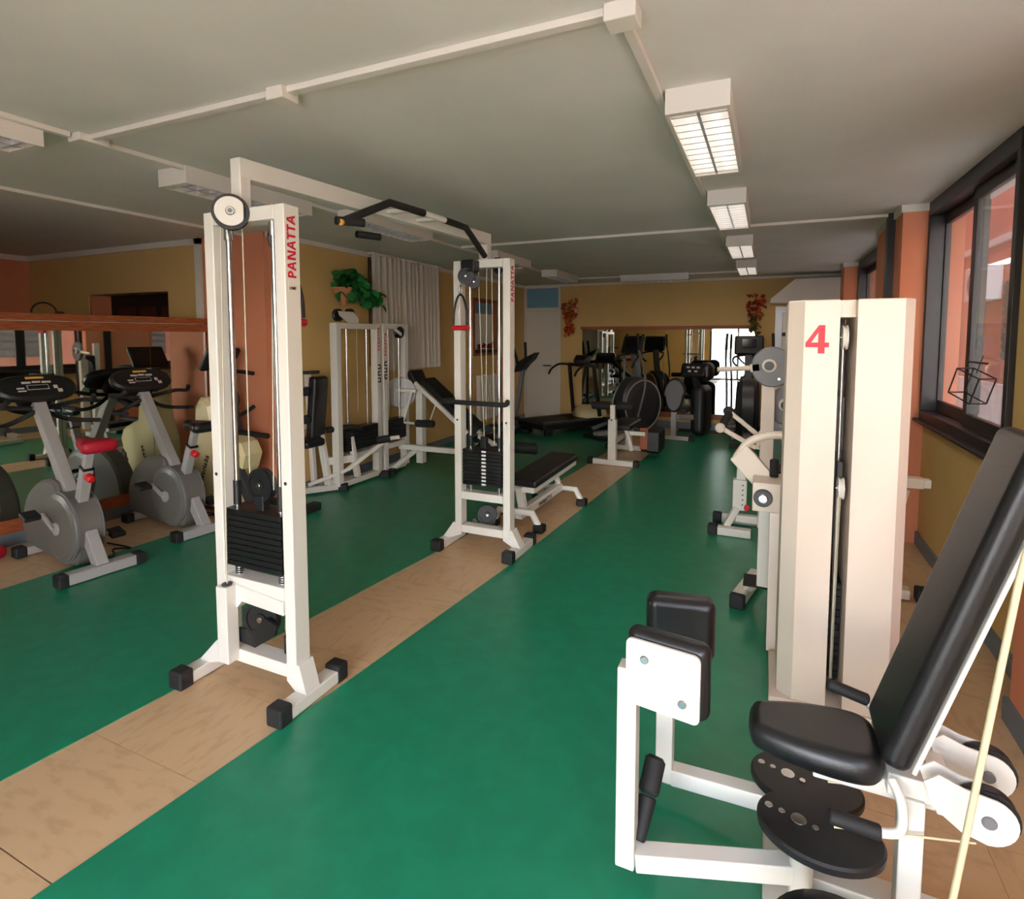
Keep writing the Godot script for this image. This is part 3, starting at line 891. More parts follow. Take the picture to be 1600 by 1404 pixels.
	weight_stack(t, -2.08, -1.755, 0.49, 10, 0.0275, -3.79, -3.682, true, -3.682)
	P(t, "stack_clamp", B(-1.94, 0.77, -3.74, -1.89, 0.86, -3.70, 0.006), M.black)
	pipe(t, "cable", M.cable, [Vector3(-1.96, 2.1, -3.72), Vector3(-1.915, 0.85, -3.72)], 0.003, 6)
	pipe(t, "cable", M.cable, [Vector3(-1.89, 2.1, -3.72), Vector3(-1.90, 0.98, -3.72)], 0.003, 6)
	pipe(t, "cable", M.cable, [Vector3(-1.85, 2.1, -3.72), Vector3(-1.83, 0.8, -3.72)], 0.003, 6)
	pulley(t, Vector3(-1.83, 2.13, -3.79), Vector3.RIGHT, 0.06, 0.03)
	pulley(t, Vector3(-1.93, 0.24, -3.80), Vector3(0.4, 0, 1).normalized(), 0.075, 0.035)
	P(t, "pulley_knob", MB.new().cyl(Vector3(-2.02, 0.19, -3.78), Vector3(-2.02, 0.19, -3.75), 0.018, -1, 14, 0.004), M.steel)
	# swivel pulley bracket in front of the far tower
	P(t, "swivel_block", B(-2.045, 2.07, -3.69, -1.93, 2.16, -3.60, 0.012), M.black)
	pulley(t, Vector3(-2.0, 2.04, -3.61), Vector3(0.3, 0, 1).normalized(), 0.06, 0.035)
	pulley(t, Vector3(-1.95, 2.0, -3.64), Vector3(0.3, 0, 1).normalized(), 0.045, 0.03)
	# hand bar across the far tower
	pipe(t, "hand_bar", M.rubber, curve([Vector3(-2.13, 1.135, -3.66), Vector3(-2.19, 1.13, -3.61), Vector3(-2.15, 1.13, -3.565), Vector3(-1.75, 1.125, -3.565), Vector3(-1.68, 1.125, -3.60), Vector3(-1.70, 1.135, -3.67)], 4), 0.018, 10)
	text(t, "PANATTA", M.redprint, Transform3D(b, Vector3(-1.6835, 1.985, -3.722)), 0.046, true, 0.97)
	P(t, "maker_label", B(-1.6855, 1.79, -3.738, -1.6835, 1.82, -3.706), M.trim)
	stirrup("red-gripped stirrup handle hanging at the far cable tower", Vector3(-2.045, 1.975, -3.6), Vector3(1, 0, 0.1).normalized(), 0.24)
	stirrup("red-gripped stirrup handle hanging behind the near cable tower", Vector3(-1.965, 1.935, -1.945), Vector3(0.2, 0, 1).normalized(), 0.2)

# ---------------------------------------------------------------- machine number 4
func build_tower_machine() -> void:
	var t := thing("weight_stack_machine", "tall cream weight machine with red number 4 on its hood", "gym machine", Vector3(0.3, 0, -2.8))
	var zf := -2.57
	var zb := -2.95
	# each hood half: plan outline extruded upwards
	var up := Basis(Vector3(1, 0, 0), Vector3(0, 0, -1), Vector3(0, 1, 0))
	var hl := PackedVector2Array([Vector2(0.075, -zb), Vector2(0.075, 2.61), Vector2(0.135, 2.57), Vector2(0.255, 2.57), Vector2(0.255, 2.60), Vector2(0.245, 2.60), Vector2(0.245, 2.60), Vector2(0.245, -zb)])
	hl = PackedVector2Array([Vector2(0.075, 2.95), Vector2(0.075, 2.62), Vector2(0.133, 2.57), Vector2(0.258, 2.57), Vector2(0.258, 2.95)])
	var hr := PackedVector2Array([Vector2(0.318, 2.95), Vector2(0.318, 2.57), Vector2(0.473, 2.57), Vector2(0.513, 2.62), Vector2(0.513, 2.95)])
	var a := P(t, "hood", MB.new().ext(hl, Transform3D(up, Vector3(0, 0.91, 0)), 1.68, 0.004), M.cream)
	P(t, "hood", MB.new().ext(hr, Transform3D(up, Vector3(0, 0.91, 0)), 1.68, 0.004), M.cream)
	text(t, "4", M.redprint, Transform3D(Basis(), Vector3(0.178, 1.59, zf + 0.001)), 0.118, true, 1.0)
	P(t, "hood_bridge", B(0.258, 1.68, -2.93, 0.318, 1.75, -2.62, 0.004), M.cream)
	P(t, "back_channel", B(0.262, 0.1, -2.96, 0.314, 1.68, -2.94), M.darkgrey)
	# works visible in the slit
	rod(t, "guide_rod", M.steel, Vector3(0.285, 0.2, -2.70), Vector3(0.285, 1.6, -2.70), 0.008)
	pulley(t, Vector3(0.285, 1.60, -2.66), Vector3.RIGHT, 0.05, 0.02, M.white)
	pulley(t, Vector3(0.29, 0.98, -2.64), Vector3.RIGHT, 0.045, 0.022, M.white)
	pipe(t, "cable", M.cable, [Vector3(0.282, 0.95, -2.62), Vector3(0.278, 0.12, -2.63)], 0.004, 6)
	pipe(t, "cable", M.cable, [Vector3(0.292, 0.95, -2.66), Vector3(0.286, 0.12, -2.67)], 0.004, 6)
	P(t, "cable_clamp", B(0.275, 1.02, -2.68, 0.299, 1.09, -2.65, 0.004), M.black)
	P(t, "slit_plate", B(0.262, 1.1, -2.9, 0.314, 1.34, -2.84), M.midgrey)
	for i in 14:
		P(t, "weight_plate", B(0.262, 0.14 + i * 0.03, -2.86, 0.314, 0.166 + i * 0.03, -2.70), M.plate)
	P(t, "hood_base", B(0.045, 0.0, -2.95, 0.53, 0.07, -2.56, 0.006), M.cream)
	# side struts, lever, hub and foot plate on the left
	P(t, "side_panel", MB.new().ext(PackedVector2Array([Vector2(2.98, 0.05), Vector2(3.06, 0.05), Vector2(3.30, 0.79), Vector2(3.12, 0.79)]), Transform3D(Basis(Vector3(0, 0, -1), Vector3.UP, Vector3.RIGHT), Vector3(0.06, 0, 0)), 0.05), M.cream)
	P(t, "side_column", B(-0.02, 0.2, -3.5, 0.06, 0.78, -3.38, 0.005), M.white)
	P(t, "hub_box", B(-0.05, 0.71, -3.36, 0.09, 0.86, -3.1, 0.006), M.cream)
	var hb := P(t, "hub", MB.new().cyl(Vector3(0.0, 0.785, -3.11), Vector3(0.0, 0.785, -3.08), 0.045, -1, 24, 0.004), M.darkgrey)
	P(hb, "hub_cap", MB.new().cyl(Vector3(0.0, 0.785, -3.09), Vector3(0.0, 0.785, -3.07), 0.024, -1, 20, 0.004), M.steel)
	P(t, "lever_plate", MB.new().ext(PackedVector2Array([Vector2(-0.17, 0.93), Vector2(-0.04, 0.79), Vector2(0.05, 0.86), Vector2(-0.09, 1.02)]), at3(0, 0, -3.3), 0.05, 0.004), M.cream)
	pipe(t, "lever", M.cream, curve([Vector3(-0.14, 0.94, -3.3), Vector3(-0.08, 1.03, -3.3), Vector3(0.02, 1.075, -3.3), Vector3(0.15, 1.08, -3.3)], 5), 0.022, 10)
	rod(t, "grip", M.rubber, Vector3(0.05, 0.87, -3.24), Vector3(0.05, 0.94, -3.3), 0.022)
	bar(t, "foot_bar", M.white, Vector3(-0.12, 0.05, -3.5), Vector3(-0.02, 0.05, -3.95), 0.08, 0.06)
	foot_cap(t, Vector3(-0.115, 0.045, -3.52), Vector3(-0.1, 0, 0.45).normalized(), 0.085, 0.085, 0.05)
	P(t, "foot_plate", B(-0.09, 0.19, -3.55, 0.1, 0.2, -3.38, 0.003), M.rubber)
	bar(t, "foot_plate_strut", M.white, Vector3(-0.08, 0.05, -3.65), Vector3(-0.02, 0.19, -3.48), 0.05, 0.03)
	# right side: stub with black tip and rear foot
	bar(t, "side_bar", M.cream, Vector3(0.5, 0.76, -3.9), Vector3(0.84, 0.76, -3.9), 0.07, 0.06)
	P(t, "bar_tip", B(0.84, 0.735, -3.93, 0.875, 0.785, -3.87, 0.006), M.white)
	bar(t, "side_strut", M.cream, Vector3(0.74, 0.72, -3.9), Vector3(0.58, 0.06, -3.8), 0.06, 0.06)
	bar(t, "rear_foot_bar", M.cream, Vector3(0.4, 0.04, -4.05), Vector3(0.83, 0.04, -4.05), 0.08, 0.06)
	foot_cap(t, Vector3(0.86, 0.042, -4.05), Vector3.RIGHT)

# ---------------------------------------------------------------- hip abductor in the right foreground
func rrect(w: float, h: float, r: float) -> PackedVector2Array:
	var o := PackedVector2Array()
	for c in 4:
		var cx := (w * 0.5 - r) * (1.0 if c == 0 or c == 3 else -1.0)
		var cy := (h * 0.5 - r) * (1.0 if c < 2 else -1.0)
		for i in 6:
			var a := PI / 2 * (c + i / 5.0)
			o.append(Vector2(cx + cos(a) * r, cy + sin(a) * r))
	return o

func arc_arm(t: Node, x: float, z: float, yb: float, yt: float, px: float, pz: float, py: float) -> void:
	var w := 0.056
	bar(t, "arm_post", M.white, Vector3(x, yb - 0.025, z), Vector3(x, yt, z), w, w)
	bar(t, "arm_bar", M.white, Vector3(x + 0.025, yb, z), Vector3(px, py, pz), w, w)

func build_abductor() -> void:
	var t := thing("abductor_machine", "white seated hip machine with black pads in the right foreground", "gym machine", Vector3(0.2, 0, -1.75))
	# two arms with knee pads
	arc_arm(t, -0.336, -1.555, 0.088, 0.665, 0.115, -1.665, 0.125)
	arc_arm(t, -0.285, -1.915, 0.095, 0.58, 0.11, -1.88, 0.135)
	var np := P(t, "pad_plate", MB.new().ext(rrect(0.205, 0.19, 0.018), Transform3D(rot(Vector3.UP, -8), Vector3(-0.238, 0.663, -1.522)), 0.008), M.white)
	for q in [[-0.287, 0.708, -1.522], [-0.182, 0.616, -1.508]]:
		P(np, "bolt", MB.new().cyl(Vector3(q[0], q[1], q[2] - 0.003), Vector3(q[0], q[1], q[2] + 0.005), 0.012, -1, 14, 0.002), M.steel)
	pad(t, "knee_pad", M.vinyl, Transform3D(rot(Vector3.UP, -8), Vector3(-0.228, 0.668, -1.563)), Vector3(0.23, 0.215, 0.06), 0.028)
	pad(t, "knee_pad", M.vinyl, Transform3D(rot(Vector3.UP, 12), Vector3(-0.245, 0.62, -1.93)), Vector3(0.225, 0.215, 0.09), 0.034)
	# foot peg leaning on the near arm
	P(t, "foot_peg", MB.new().cyl(Vector3(-0.302, 0.13, -1.565), Vector3(-0.292, 0.215, -1.64), 0.018, 0.027, 18, 0.004), M.rubber)
	rod(t, "foot_peg", M.rubber, Vector3(-0.292, 0.217, -1.641), Vector3(-0.28, 0.295, -1.71), 0.031, 18, 0.01)
	# pivots and black cam discs
	for s in [[0.125, -1.655, 0.235], [0.105, -1.865, 0.205]]:
		rod(t, "pivot", M.white, Vector3(s[0], 0.02, s[1]), Vector3(s[0], s[2] + 0.02, s[1]), 0.03)
		var hp := PackedVector2Array()
		for i in 44:
			var a := TAU * i / 44.0
			var r := 0.148 - 0.022 * pow(maxf(0.0, cos(a - 1.0)), 6.0)
			hp.append(Vector2(cos(a) * r * 1.05, sin(a) * r * 0.84))
		var dc := P(t, "cam_disc", MB.new().ext(hp, Transform3D(Basis(Vector3(1, 0, 0), Vector3(0, 0, -1), Vector3.UP), Vector3(s[0] + 0.04, s[2] + 0.03, s[1])), 0.028, 0.006, true), M.black)
		for q in [[-0.085, 0.02, 0.011], [-0.052, 0.012, 0.009], [-0.01, 0.0, 0.02], [0.03, -0.012, 0.009]]:
			var c := Vector3(s[0] + q[0], s[2] + 0.0435, s[1] - q[1])
			P(dc, "steel_bolt", MB.new().cyl(c, c + Vector3(0, 0.003, 0), q[2], -1, 18, 0.001), M.steel)
	# seat: wedge with a rounded nose
	var sp := PackedVector2Array()
	for q in [[-0.005, 0.0], [0.0, 0.045], [0.02, 0.075], [0.12, 0.108], [0.22, 0.122], [0.29, 0.115], [0.325, 0.08], [0.335, 0.0], [0.325, -0.08], [0.29, -0.115], [0.22, -0.122], [0.12, -0.108], [0.02, -0.075], [0.0, -0.045]]:
		sp.append(Vector2(q[0], q[1]))
	var seat := cushion(sp, 0.085, 0.036)
	var so := P(t, "seat", seat[0], M.vinyl)
	so.mesh = seat[0].mesh()
	so.transform = Transform3D(Basis(Vector3(1, 0.03, 0).normalized(), Vector3(0, 0, -1), Vector3(-0.03, 1, 0).normalized()), Vector3(-0.015, 0.45, -1.765) - OFF)
	# backrest
	var bx := Vector3(0.295, 0.955, 0).normalized()
	var bb := Basis(Vector3(bx.y, -bx.x, 0), bx, Vector3(0, 0, 1))
	pad(t, "backrest", M.vinyl, Transform3D(bb, Vector3(0.4625, 0.925, -1.775)), Vector3(0.07, 0.92, 0.245), 0.03)
	P(t, "backrest_plate", MB.new().rbox(Transform3D(bb, Vector3(0.497, 0.90, -1.775)), Vector3(0.012, 0.86, 0.235), 0.004), M.white)
	# frame under the seat
	bar(t, "seat_support", M.white, Vector3(0.15, 0.39, -1.76), Vector3(0.45, 0.39, -1.76), 0.08, 0.05)
	bar(t, "rear_tube", M.white, Vector3(0.32, 0.43, -1.72), Vector3(0.43, 0.43, -1.72), 0.07, 0.06)
	bar(t, "column", M.white, Vector3(0.375, 0.02, -1.70), Vector3(0.375, 0.41, -1.70), 0.055, 0.055)
	bar(t, "base_rail", M.white, Vector3(0.05, 0.035, -1.76), Vector3(0.95, 0.035, -1.76), 0.08, 0.06)
	bar(t, "base_cross", M.white, Vector3(0.09, 0.035, -1.50), Vector3(0.09, 0.035, -2.0), 0.12, 0.06)
	bar(t, "base_rail", M.white, Vector3(0.14, 0.04, -1.60), Vector3(0.95, 0.04, -1.60), 0.05, 0.05)
	# hand grips
	pipe(t, "grip_tube", M.white, curve([Vector3(0.325, 0.46, -1.66), Vector3(0.34, 0.43, -1.62), Vector3(0.335, 0.375, -1.60), Vector3(0.29, 0.355, -1.60)], 4), 0.012, 10)
	rod(t, "hand_grip", M.rubber, Vector3(0.18, 0.36, -1.60), Vector3(0.295, 0.355, -1.60), 0.019, 16, 0.004)
	pipe(t, "grip_tube", M.white, curve([Vector3(0.31, 0.44, -1.86), Vector3(0.33, 0.47, -1.92), Vector3(0.30, 0.50, -1.94)], 4), 0.012, 10)
	rod(t, "hand_grip", M.rubber, Vector3(0.20, 0.525, -1.94), Vector3(0.31, 0.50, -1.94), 0.018, 16, 0.004)
	# rear pulleys between white plates
	for s in [[0.512, 0.45, -1.645], [0.56, 0.45, -1.82]]:
		var pc := Vector3(s[0], s[1], s[2])
		pulley(t, pc, Vector3.BACK, 0.066, 0.03)
		var pp := PackedVector2Array([Vector2(-0.13, 0.06), Vector2(-0.10, 0.085), Vector2(-0.05, 0.066)])
		for i in 13:
			var a := PI / 2 - PI * i / 12.0
			pp.append(Vector2(cos(a) * 0.058, sin(a) * 0.058))
		pp.append_array(PackedVector2Array([Vector2(-0.05, -0.045), Vector2(-0.11, 0.0)]))
		for e in [-0.025, 0.025]:
			var ch := P(t, "pulley_cheek", MB.new().ext(pp, Transform3D(Basis(), pc + Vector3(0, 0, e)), 0.005), M.white)
			if e > 0.0: P(ch, "bolt", MB.new().cyl(pc + Vector3(0, 0, e), pc + Vector3(0, 0, e + 0.01), 0.015, -1, 16, 0.002), M.midgrey)
	bar(t, "pulley_block", M.white, Vector3(0.435, 0.455, -1.84), Vector3(0.435, 0.455, -1.62), 0.05, 0.05)
	# thick cream belt rising to the right and thin ropes
	pipe(t, "belt", M.rope, [Vector3(0.60, 1.50, -1.60), Vector3(0.506, 1.08, -1.52), Vector3(0.40, 0.08, -1.52)], 0.0075, 8)
	pipe(t, "rope", M.rope, [Vector3(0.2, 0.285, -1.83), Vector3(0.5, 0.37, -1.80)], 0.003, 6)
	pipe(t, "rope", M.rope, [Vector3(0.2, 0.285, -1.66), Vector3(0.5, 0.365, -1.65)], 0.003, 6)
	# round black seat at the bottom edge of the picture
	var r := thing("round_stool", "round dark padded stool cut off by the bottom edge", "stool", Vector3(0.19, 0, -1.35))
	P(r, "seat_pad", MB.new().lathe([[0.0, 0.0], [0.14, 0.0], [0.158, 0.01], [0.163, 0.03], [0.155, 0.048], [0.12, 0.057], [0.0, 0.06]], Transform3D(Basis(Vector3(1, 0, 0), Vector3(0, 0, -1), Vector3.UP), Vector3(0.19, 0.188, -1.35)), 40, true), M.vinyl)
	rod(r, "stem", M.white, Vector3(0.19, 0.02, -1.35), Vector3(0.19, 0.19, -1.35), 0.03)
	P(r, "base_plate", MB.new().cyl(Vector3(0.19, 0.004, -1.35), Vector3(0.19, 0.024, -1.35), 0.09, -1, 28, 0.004), M.white)

# flat cushion from an outline in local xy: rounded rim, thickness d along z; returns [MB]
func cushion(outline: PackedVector2Array, d: float, r: float) -> Array:
	var mb := MB.new()
	# smooth outline
	var o := PackedVector2Array()
	var n := outline.size()
	for i in n:
		var p0 := outline[(i - 1 + n) % n]; var p1 := outline[i]; var p2 := outline[(i + 1) % n]; var p3 := outline[(i + 2) % n]
		for k in 4: o.append(p1.cubic_interpolate(p2, p0, p3, k / 4.0))
	n = o.size()
	var c := Vector2.ZERO
	for p in o: c += p
	c /= n
	var rows := []
	for i in 9:
		var a := -PI / 2 + PI * i / 8.0
		var inset := r * (1.0 - cos(a))
		var y := (d * 0.5 - r) * signf(sin(a)) + r * sin(a) if absf(sin(a)) > 0.01 else 0.0
		var row := []
		for j in n:
			var e := (o[(j + 1) % n] - o[(j - 1 + n) % n]).normalized()
			var nn := Vector2(e.y, -e.x)
			if nn.dot(o[j] - c) < 0.0: nn = -nn
			row.append([Vector3(o[j].x - nn.x * inset, o[j].y - nn.y * inset, y), Vector3(nn.x * cos(a), nn.y * cos(a), sin(a)).normalized()])
		rows.append(row)
	for i in 8:
		for j in n:
			var k := (j + 1) % n
			var q := [rows[i][j], rows[i][k], rows[i + 1][k], rows[i + 1][j]]
			mb.tri(q[0][0], q[1][0], q[2][0], q[0][1], q[1][1], q[2][1])
			mb.tri(q[0][0], q[2][0], q[3][0], q[0][1], q[2][1], q[3][1])
	for e in [0, 8]:
		var nz := Vector3(0, 0, -1 if e == 0 else 1)
		var cc := Vector3(c.x, c.y, rows[e][0][0].z)
		for j in n:
			mb.tri(cc, rows[e][j][0], rows[e][(j + 1) % n][0], nz, nz, nz)
	return [mb]

# ---------------------------------------------------------------- exercise bikes (local frame: nose to -x, rider faces -x)
func bike(label: String, at: Vector3, turn: float, red: bool) -> void:
	var t := thing("exercise_bike", label, "exercise bike", at, "grey exercise bikes before the mirror", true, turn)
	# grey shell
	var sh := PackedVector2Array()
	var raw := [[-0.54, 0.055], [-0.60, 0.10], [-0.615, 0.22], [-0.57, 0.36], [-0.47, 0.48], [-0.32, 0.56], [-0.17, 0.595], [-0.05, 0.585], [0.0, 0.50], [0.06, 0.40], [0.24, 0.27], [0.22, 0.08], [0.10, 0.03]]
	for i in raw.size():
		var p0: Array = raw[(i - 1 + raw.size()) % raw.size()]; var p1: Array = raw[i]; var p2: Array = raw[(i + 1) % raw.size()]; var p3: Array = raw[(i + 2) % raw.size()]
		for k in 3:
			sh.append(Vector2(p1[0], p1[1]).cubic_interpolate(Vector2(p2[0], p2[1]), Vector2(p0[0], p0[1]), Vector2(p3[0], p3[1]), k / 3.0))
	P(t, "shell", MB.new().ext(sh, at3(0, 0, 0), 0.15, 0.02, true), M.greyshell)
	var dr := P(t, "crank_cover", MB.new().lathe([[0.0, -0.1], [0.20, -0.1], [0.235, -0.088], [0.245, -0.07], [0.245, 0.07], [0.235, 0.088], [0.20, 0.1], [0.0, 0.1]], at3(0.04, 0.285, 0), 48), M.greyshell)
	for z in [0.074, -0.074]:
		P(dr, "rim", MB.new().lathe([[0.236, -0.006], [0.252, -0.006], [0.252, 0.006], [0.236, 0.006]], at3(0.04, 0.285, z), 48), M.midgrey)
	# frame
	bar(t, "main_beam", M.silver, Vector3(0.05, 0.44, 0), Vector3(-0.44, 1.12, 0), 0.075, 0.085, 0.008)
	bar(t, "lower_beam", M.silver, Vector3(0.15, 0.40, 0), Vector3(0.40, 0.06, 0), 0.075, 0.085, 0.008)
	bar(t, "rear_foot_bar", M.silver, Vector3(0.40, 0.045, -0.2), Vector3(0.40, 0.045, 0.2), 0.085, 0.07)
	foot_cap(t, Vector3(0.40, 0.045, 0.2), Vector3.BACK, 0.095, 0.085, 0.06)
	foot_cap(t, Vector3(0.40, 0.045, -0.2), Vector3.FORWARD, 0.095, 0.085, 0.06)
	bar(t, "front_foot_bar", M.silver, Vector3(-0.46, 0.04, -0.12), Vector3(-0.46, 0.04, 0.12), 0.07, 0.06)
	foot_cap(t, Vector3(-0.46, 0.042, 0.12), Vector3.BACK, 0.09, 0.08, 0.07)
	foot_cap(t, Vector3(-0.46, 0.042, -0.12), Vector3.FORWARD, 0.09, 0.08, 0.07)
	# seat
	bar(t, "seat_tube", M.silver, Vector3(0.15, 0.44, 0), Vector3(0.265, 0.72, 0), 0.065, 0.065, 0.008)
	bar(t, "seat_post", M.silver, Vector3(0.265, 0.72, 0), Vector3(0.315, 0.845, 0), 0.048, 0.048, 0.006)
	bar(t, "clamp_ring", M.black, Vector3(0.26, 0.708, 0), Vector3(0.266, 0.724, 0), 0.072, 0.072)
	P(t, "adjusting_knob", MB.new().cyl(Vector3(0.27, 0.66, 0), Vector3(0.33, 0.64, 0), 0.026, -1, 16, 0.008), M.red)
	var so := PackedVector2Array()
	for q in [[-0.15, 0.0], [-0.14, 0.035], [-0.06, 0.045], [0.02, 0.075], [0.09, 0.105], [0.14, 0.09], [0.155, 0.0], [0.14, -0.09], [0.09, -0.105], [0.02, -0.075], [-0.06, -0.045], [-0.14, -0.035]]:
		so.append(Vector2(q[0], q[1]))
	var cu := cushion(so, 0.085, 0.035)
	var sd := P(t, "saddle", cu[0], M.redseat if red else M.vinyl, "red covered saddle" if red else "")
	sd.transform = Transform3D(Basis(Vector3(1, 0, 0), Vector3(0, 0, -1), Vector3.UP), Vector3(0.35, 0.885, 0))
	# console: tilted oval plate facing the rider
	var n := Vector3(0.75, 0.66, 0).normalized()
	var cb := Basis(Vector3(0, 0, -1), n.cross(Vector3(0, 0, -1)).normalized(), n)
	var cc := Vector3(-0.455, 1.225, 0)
	var ov := PackedVector2Array()
	for i in 40:
		var a := TAU * i / 40.0
		ov.append(Vector2(0.245 * signf(cos(a)) * pow(absf(cos(a)), 0.75), 0.115 * signf(sin(a)) * pow(absf(sin(a)), 0.8)))
	var con := P(t, "console", MB.new().ext(ov, Transform3D(cb, cc), 0.07, 0.018, true), M.black)
	var face := cc + n * 0.0355
	P(con, "display", MB.new().rbox(Transform3D(cb, face + cb * Vector3(0.0, -0.015, 0)), Vector3(0.12, 0.035, 0.003), 0.001), M.screen)
	for q in [[-0.06, 0.03, 0.055, 0.018], [0.0, 0.034, 0.05, 0.018], [0.06, 0.03, 0.055, 0.018], [0.105, -0.02, 0.026, 0.03], [0.125, -0.055, 0.03, 0.03], [-0.105, -0.02, 0.045, 0.014], [-0.1, -0.045, 0.05, 0.012]]:
		P(con, "button", MB.new().rbox(Transform3D(cb, face + cb * Vector3(q[0], q[1], 0.001)), Vector3(q[2], q[3], 0.004), 0.0018), M.screen_print)
	for q in [[0.0, -0.015, 0.13, 0.045]]:
		P(con, "display_rim", MB.new().rbox(Transform3D(cb, face + cb * Vector3(q[0], q[1], -0.001)), Vector3(q[2], q[3], 0.003), 0.001), M.screen_print)
	P(con, "amber_label", MB.new().rbox(Transform3D(cb, face + cb * Vector3(0.0, 0.072, 0.001)), Vector3(0.11, 0.02, 0.003), 0.001), M.amber)
	P(con, "console_back", MB.new().rbox(Transform3D(cb, cc - n * 0.07 + Vector3(0.0, -0.02, 0)), Vector3(0.22, 0.14, 0.1), 0.04, 3), M.black)
	# handlebars: loop to both sides and the straight lower grips
	for s in [-1.0, 1.0]:
		pipe(t, "handlebar", M.rubber, curve([Vector3(-0.42, 1.08, s * 0.04), Vector3(-0.46, 1.10, s * 0.2), Vector3(-0.40, 1.12, s * 0.27), Vector3(-0.24, 1.13, s * 0.27), Vector3(-0.18, 1.17, s * 0.25)], 4), 0.017, 8)
		pipe(t, "handlebar", M.rubber, curve([Vector3(-0.40, 1.06, s * 0.03), Vector3(-0.44, 0.99, s * 0.15), Vector3(-0.40, 0.965, s * 0.25), Vector3(-0.16, 0.98, s * 0.27)], 4), 0.017, 8)
		# crank and pedal
		var ang := 0.55 if s > 0 else PI + 0.55
		var ce := Vector3(0.04 - cos(ang) * 0.17, 0.285 + sin(ang) * 0.17, s * 0.135)
		var ck := P(t, "crank", MB.new().bar(Vector3(0.04, 0.285, s * 0.12), ce, 0.022, 0.03, 0.006), M.silver)
		P(ck, "hub", MB.new().cyl(Vector3(0.04, 0.285, s * 0.1), Vector3(0.04, 0.285, s * 0.118), 0.045, -1, 20, 0.004), M.silver)
		P(ck, "pedal", MB.new().rbox(Transform3D(rot(Vector3.BACK, -15), ce + Vector3(-0.01, 0, s * 0.06)), Vector3(0.11, 0.035, 0.095), 0.01, 2), M.black)
	# mains plug lead
	pipe(t, "power_lead", M.black, curve([Vector3(0.2, 0.04, -0.08), Vector3(0.12, 0.012, -0.2), Vector3(-0.02, 0.012, -0.26), Vector3(0.06, 0.012, -0.34), Vector3(-0.2, 0.012, -0.3)], 4), 0.006, 6)

func build_bikes() -> void:
	bike("grey exercise bike with a red saddle, at the left edge", Vector3(-4.45, 0, -2.27), deg_to_rad(-6), true)
	bike("grey exercise bike with a black saddle behind the near tower", Vector3(-4.54, 0, -3.10), deg_to_rad(-5), false)
	# ivory cross trainer behind the near tower, partly hidden
	var t := thing("cross_trainer", "ivory shelled cross trainer before the orange pillar, behind the near tower", "cross trainer", Vector3(-4.4, 0, -3.62))
	var sh := PackedVector2Array()
	for q in [[-4.93, 0.03], [-4.98, 0.3], [-4.97, 0.58], [-4.90, 0.70], [-4.84, 0.80], [-4.82, 0.98], [-4.76, 1.05], [-4.68, 1.05], [-4.62, 0.98], [-4.58, 0.78], [-4.42, 0.72], [-4.26, 0.66], [-4.20, 0.55], [-4.25, 0.42], [-4.33, 0.33], [-4.28, 0.12], [-4.42, 0.03]]:
		sh.append(Vector2(q[0], q[1]))
	var so := P(t, "shell", MB.new().ext(sh, at3(0, 0, -3.62), 0.24, 0.03), M.ivory)
	text(so, "PoWerlabs", M.blackprint, Transform3D(Basis(Vector3(0.35, 0.93, 0).normalized(), Vector3(-0.93, 0.35, 0).normalized(), Vector3.BACK), Vector3(-4.72, 0.36, -3.499)), 0.05, true)
	pipe(t, "handle_bar", M.rubber, [Vector3(-4.75, 0.73, -3.62), Vector3(-4.3, 0.74, -3.60), Vector3(-4.0, 0.73, -3.60)], 0.024, 10)
	bar(t, "column", M.darkgrey, Vector3(-4.45, 0.6, -3.66), Vector3(-4.62, 1.30, -3.66), 0.09, 0.11)
	pipe(t, "handlebar", M.rubber, curve([Vector3(-4.55, 1.28, -3.64), Vector3(-4.3, 1.30, -3.55), Vector3(-4.1, 1.285, -3.55)], 4), 0.018, 8)
	pipe(t, "handlebar", M.rubber, curve([Vector3(-4.6, 1.2, -3.6), Vector3(-4.33, 1.19, -3.5), Vector3(-4.22, 1.06, -3.48), Vector3(-4.3, 0.97, -3.5), Vector3(-4.5, 0.96, -3.55)], 4), 0.018, 8)
	pipe(t, "handlebar", M.rubber, curve([Vector3(-4.5, 0.90, -3.6), Vector3(-4.25, 0.91, -3.52), Vector3(-4.05, 1.0, -3.5)], 4), 0.018, 8)
	P(t, "console", MB.new().rbox(Transform3D(rot(Vector3.BACK, -35), Vector3(-4.6, 1.40, -3.62)), Vector3(0.05, 0.24, 0.34), 0.02, 2), M.black)
	bar(t, "pedal_arm", M.darkgrey, Vector3(-4.3, 0.42, -3.52), Vector3(-4.12, 0.14, -3.52), 0.07, 0.09)
	bar(t, "pedal_rail", M.black, Vector3(-4.9, 0.10, -3.74), Vector3(-3.8, 0.09, -3.74), 0.07, 0.05)
	bar(t, "rear_foot_bar", M.rubber, Vector3(-3.78, 0.04, -3.52), Vector3(-3.78, 0.04, -3.95), 0.09, 0.07)
	bar(t, "front_foot_bar", M.rubber, Vector3(-4.86, 0.03, -3.45), Vector3(-4.86, 0.03, -3.8), 0.09, 0.055)

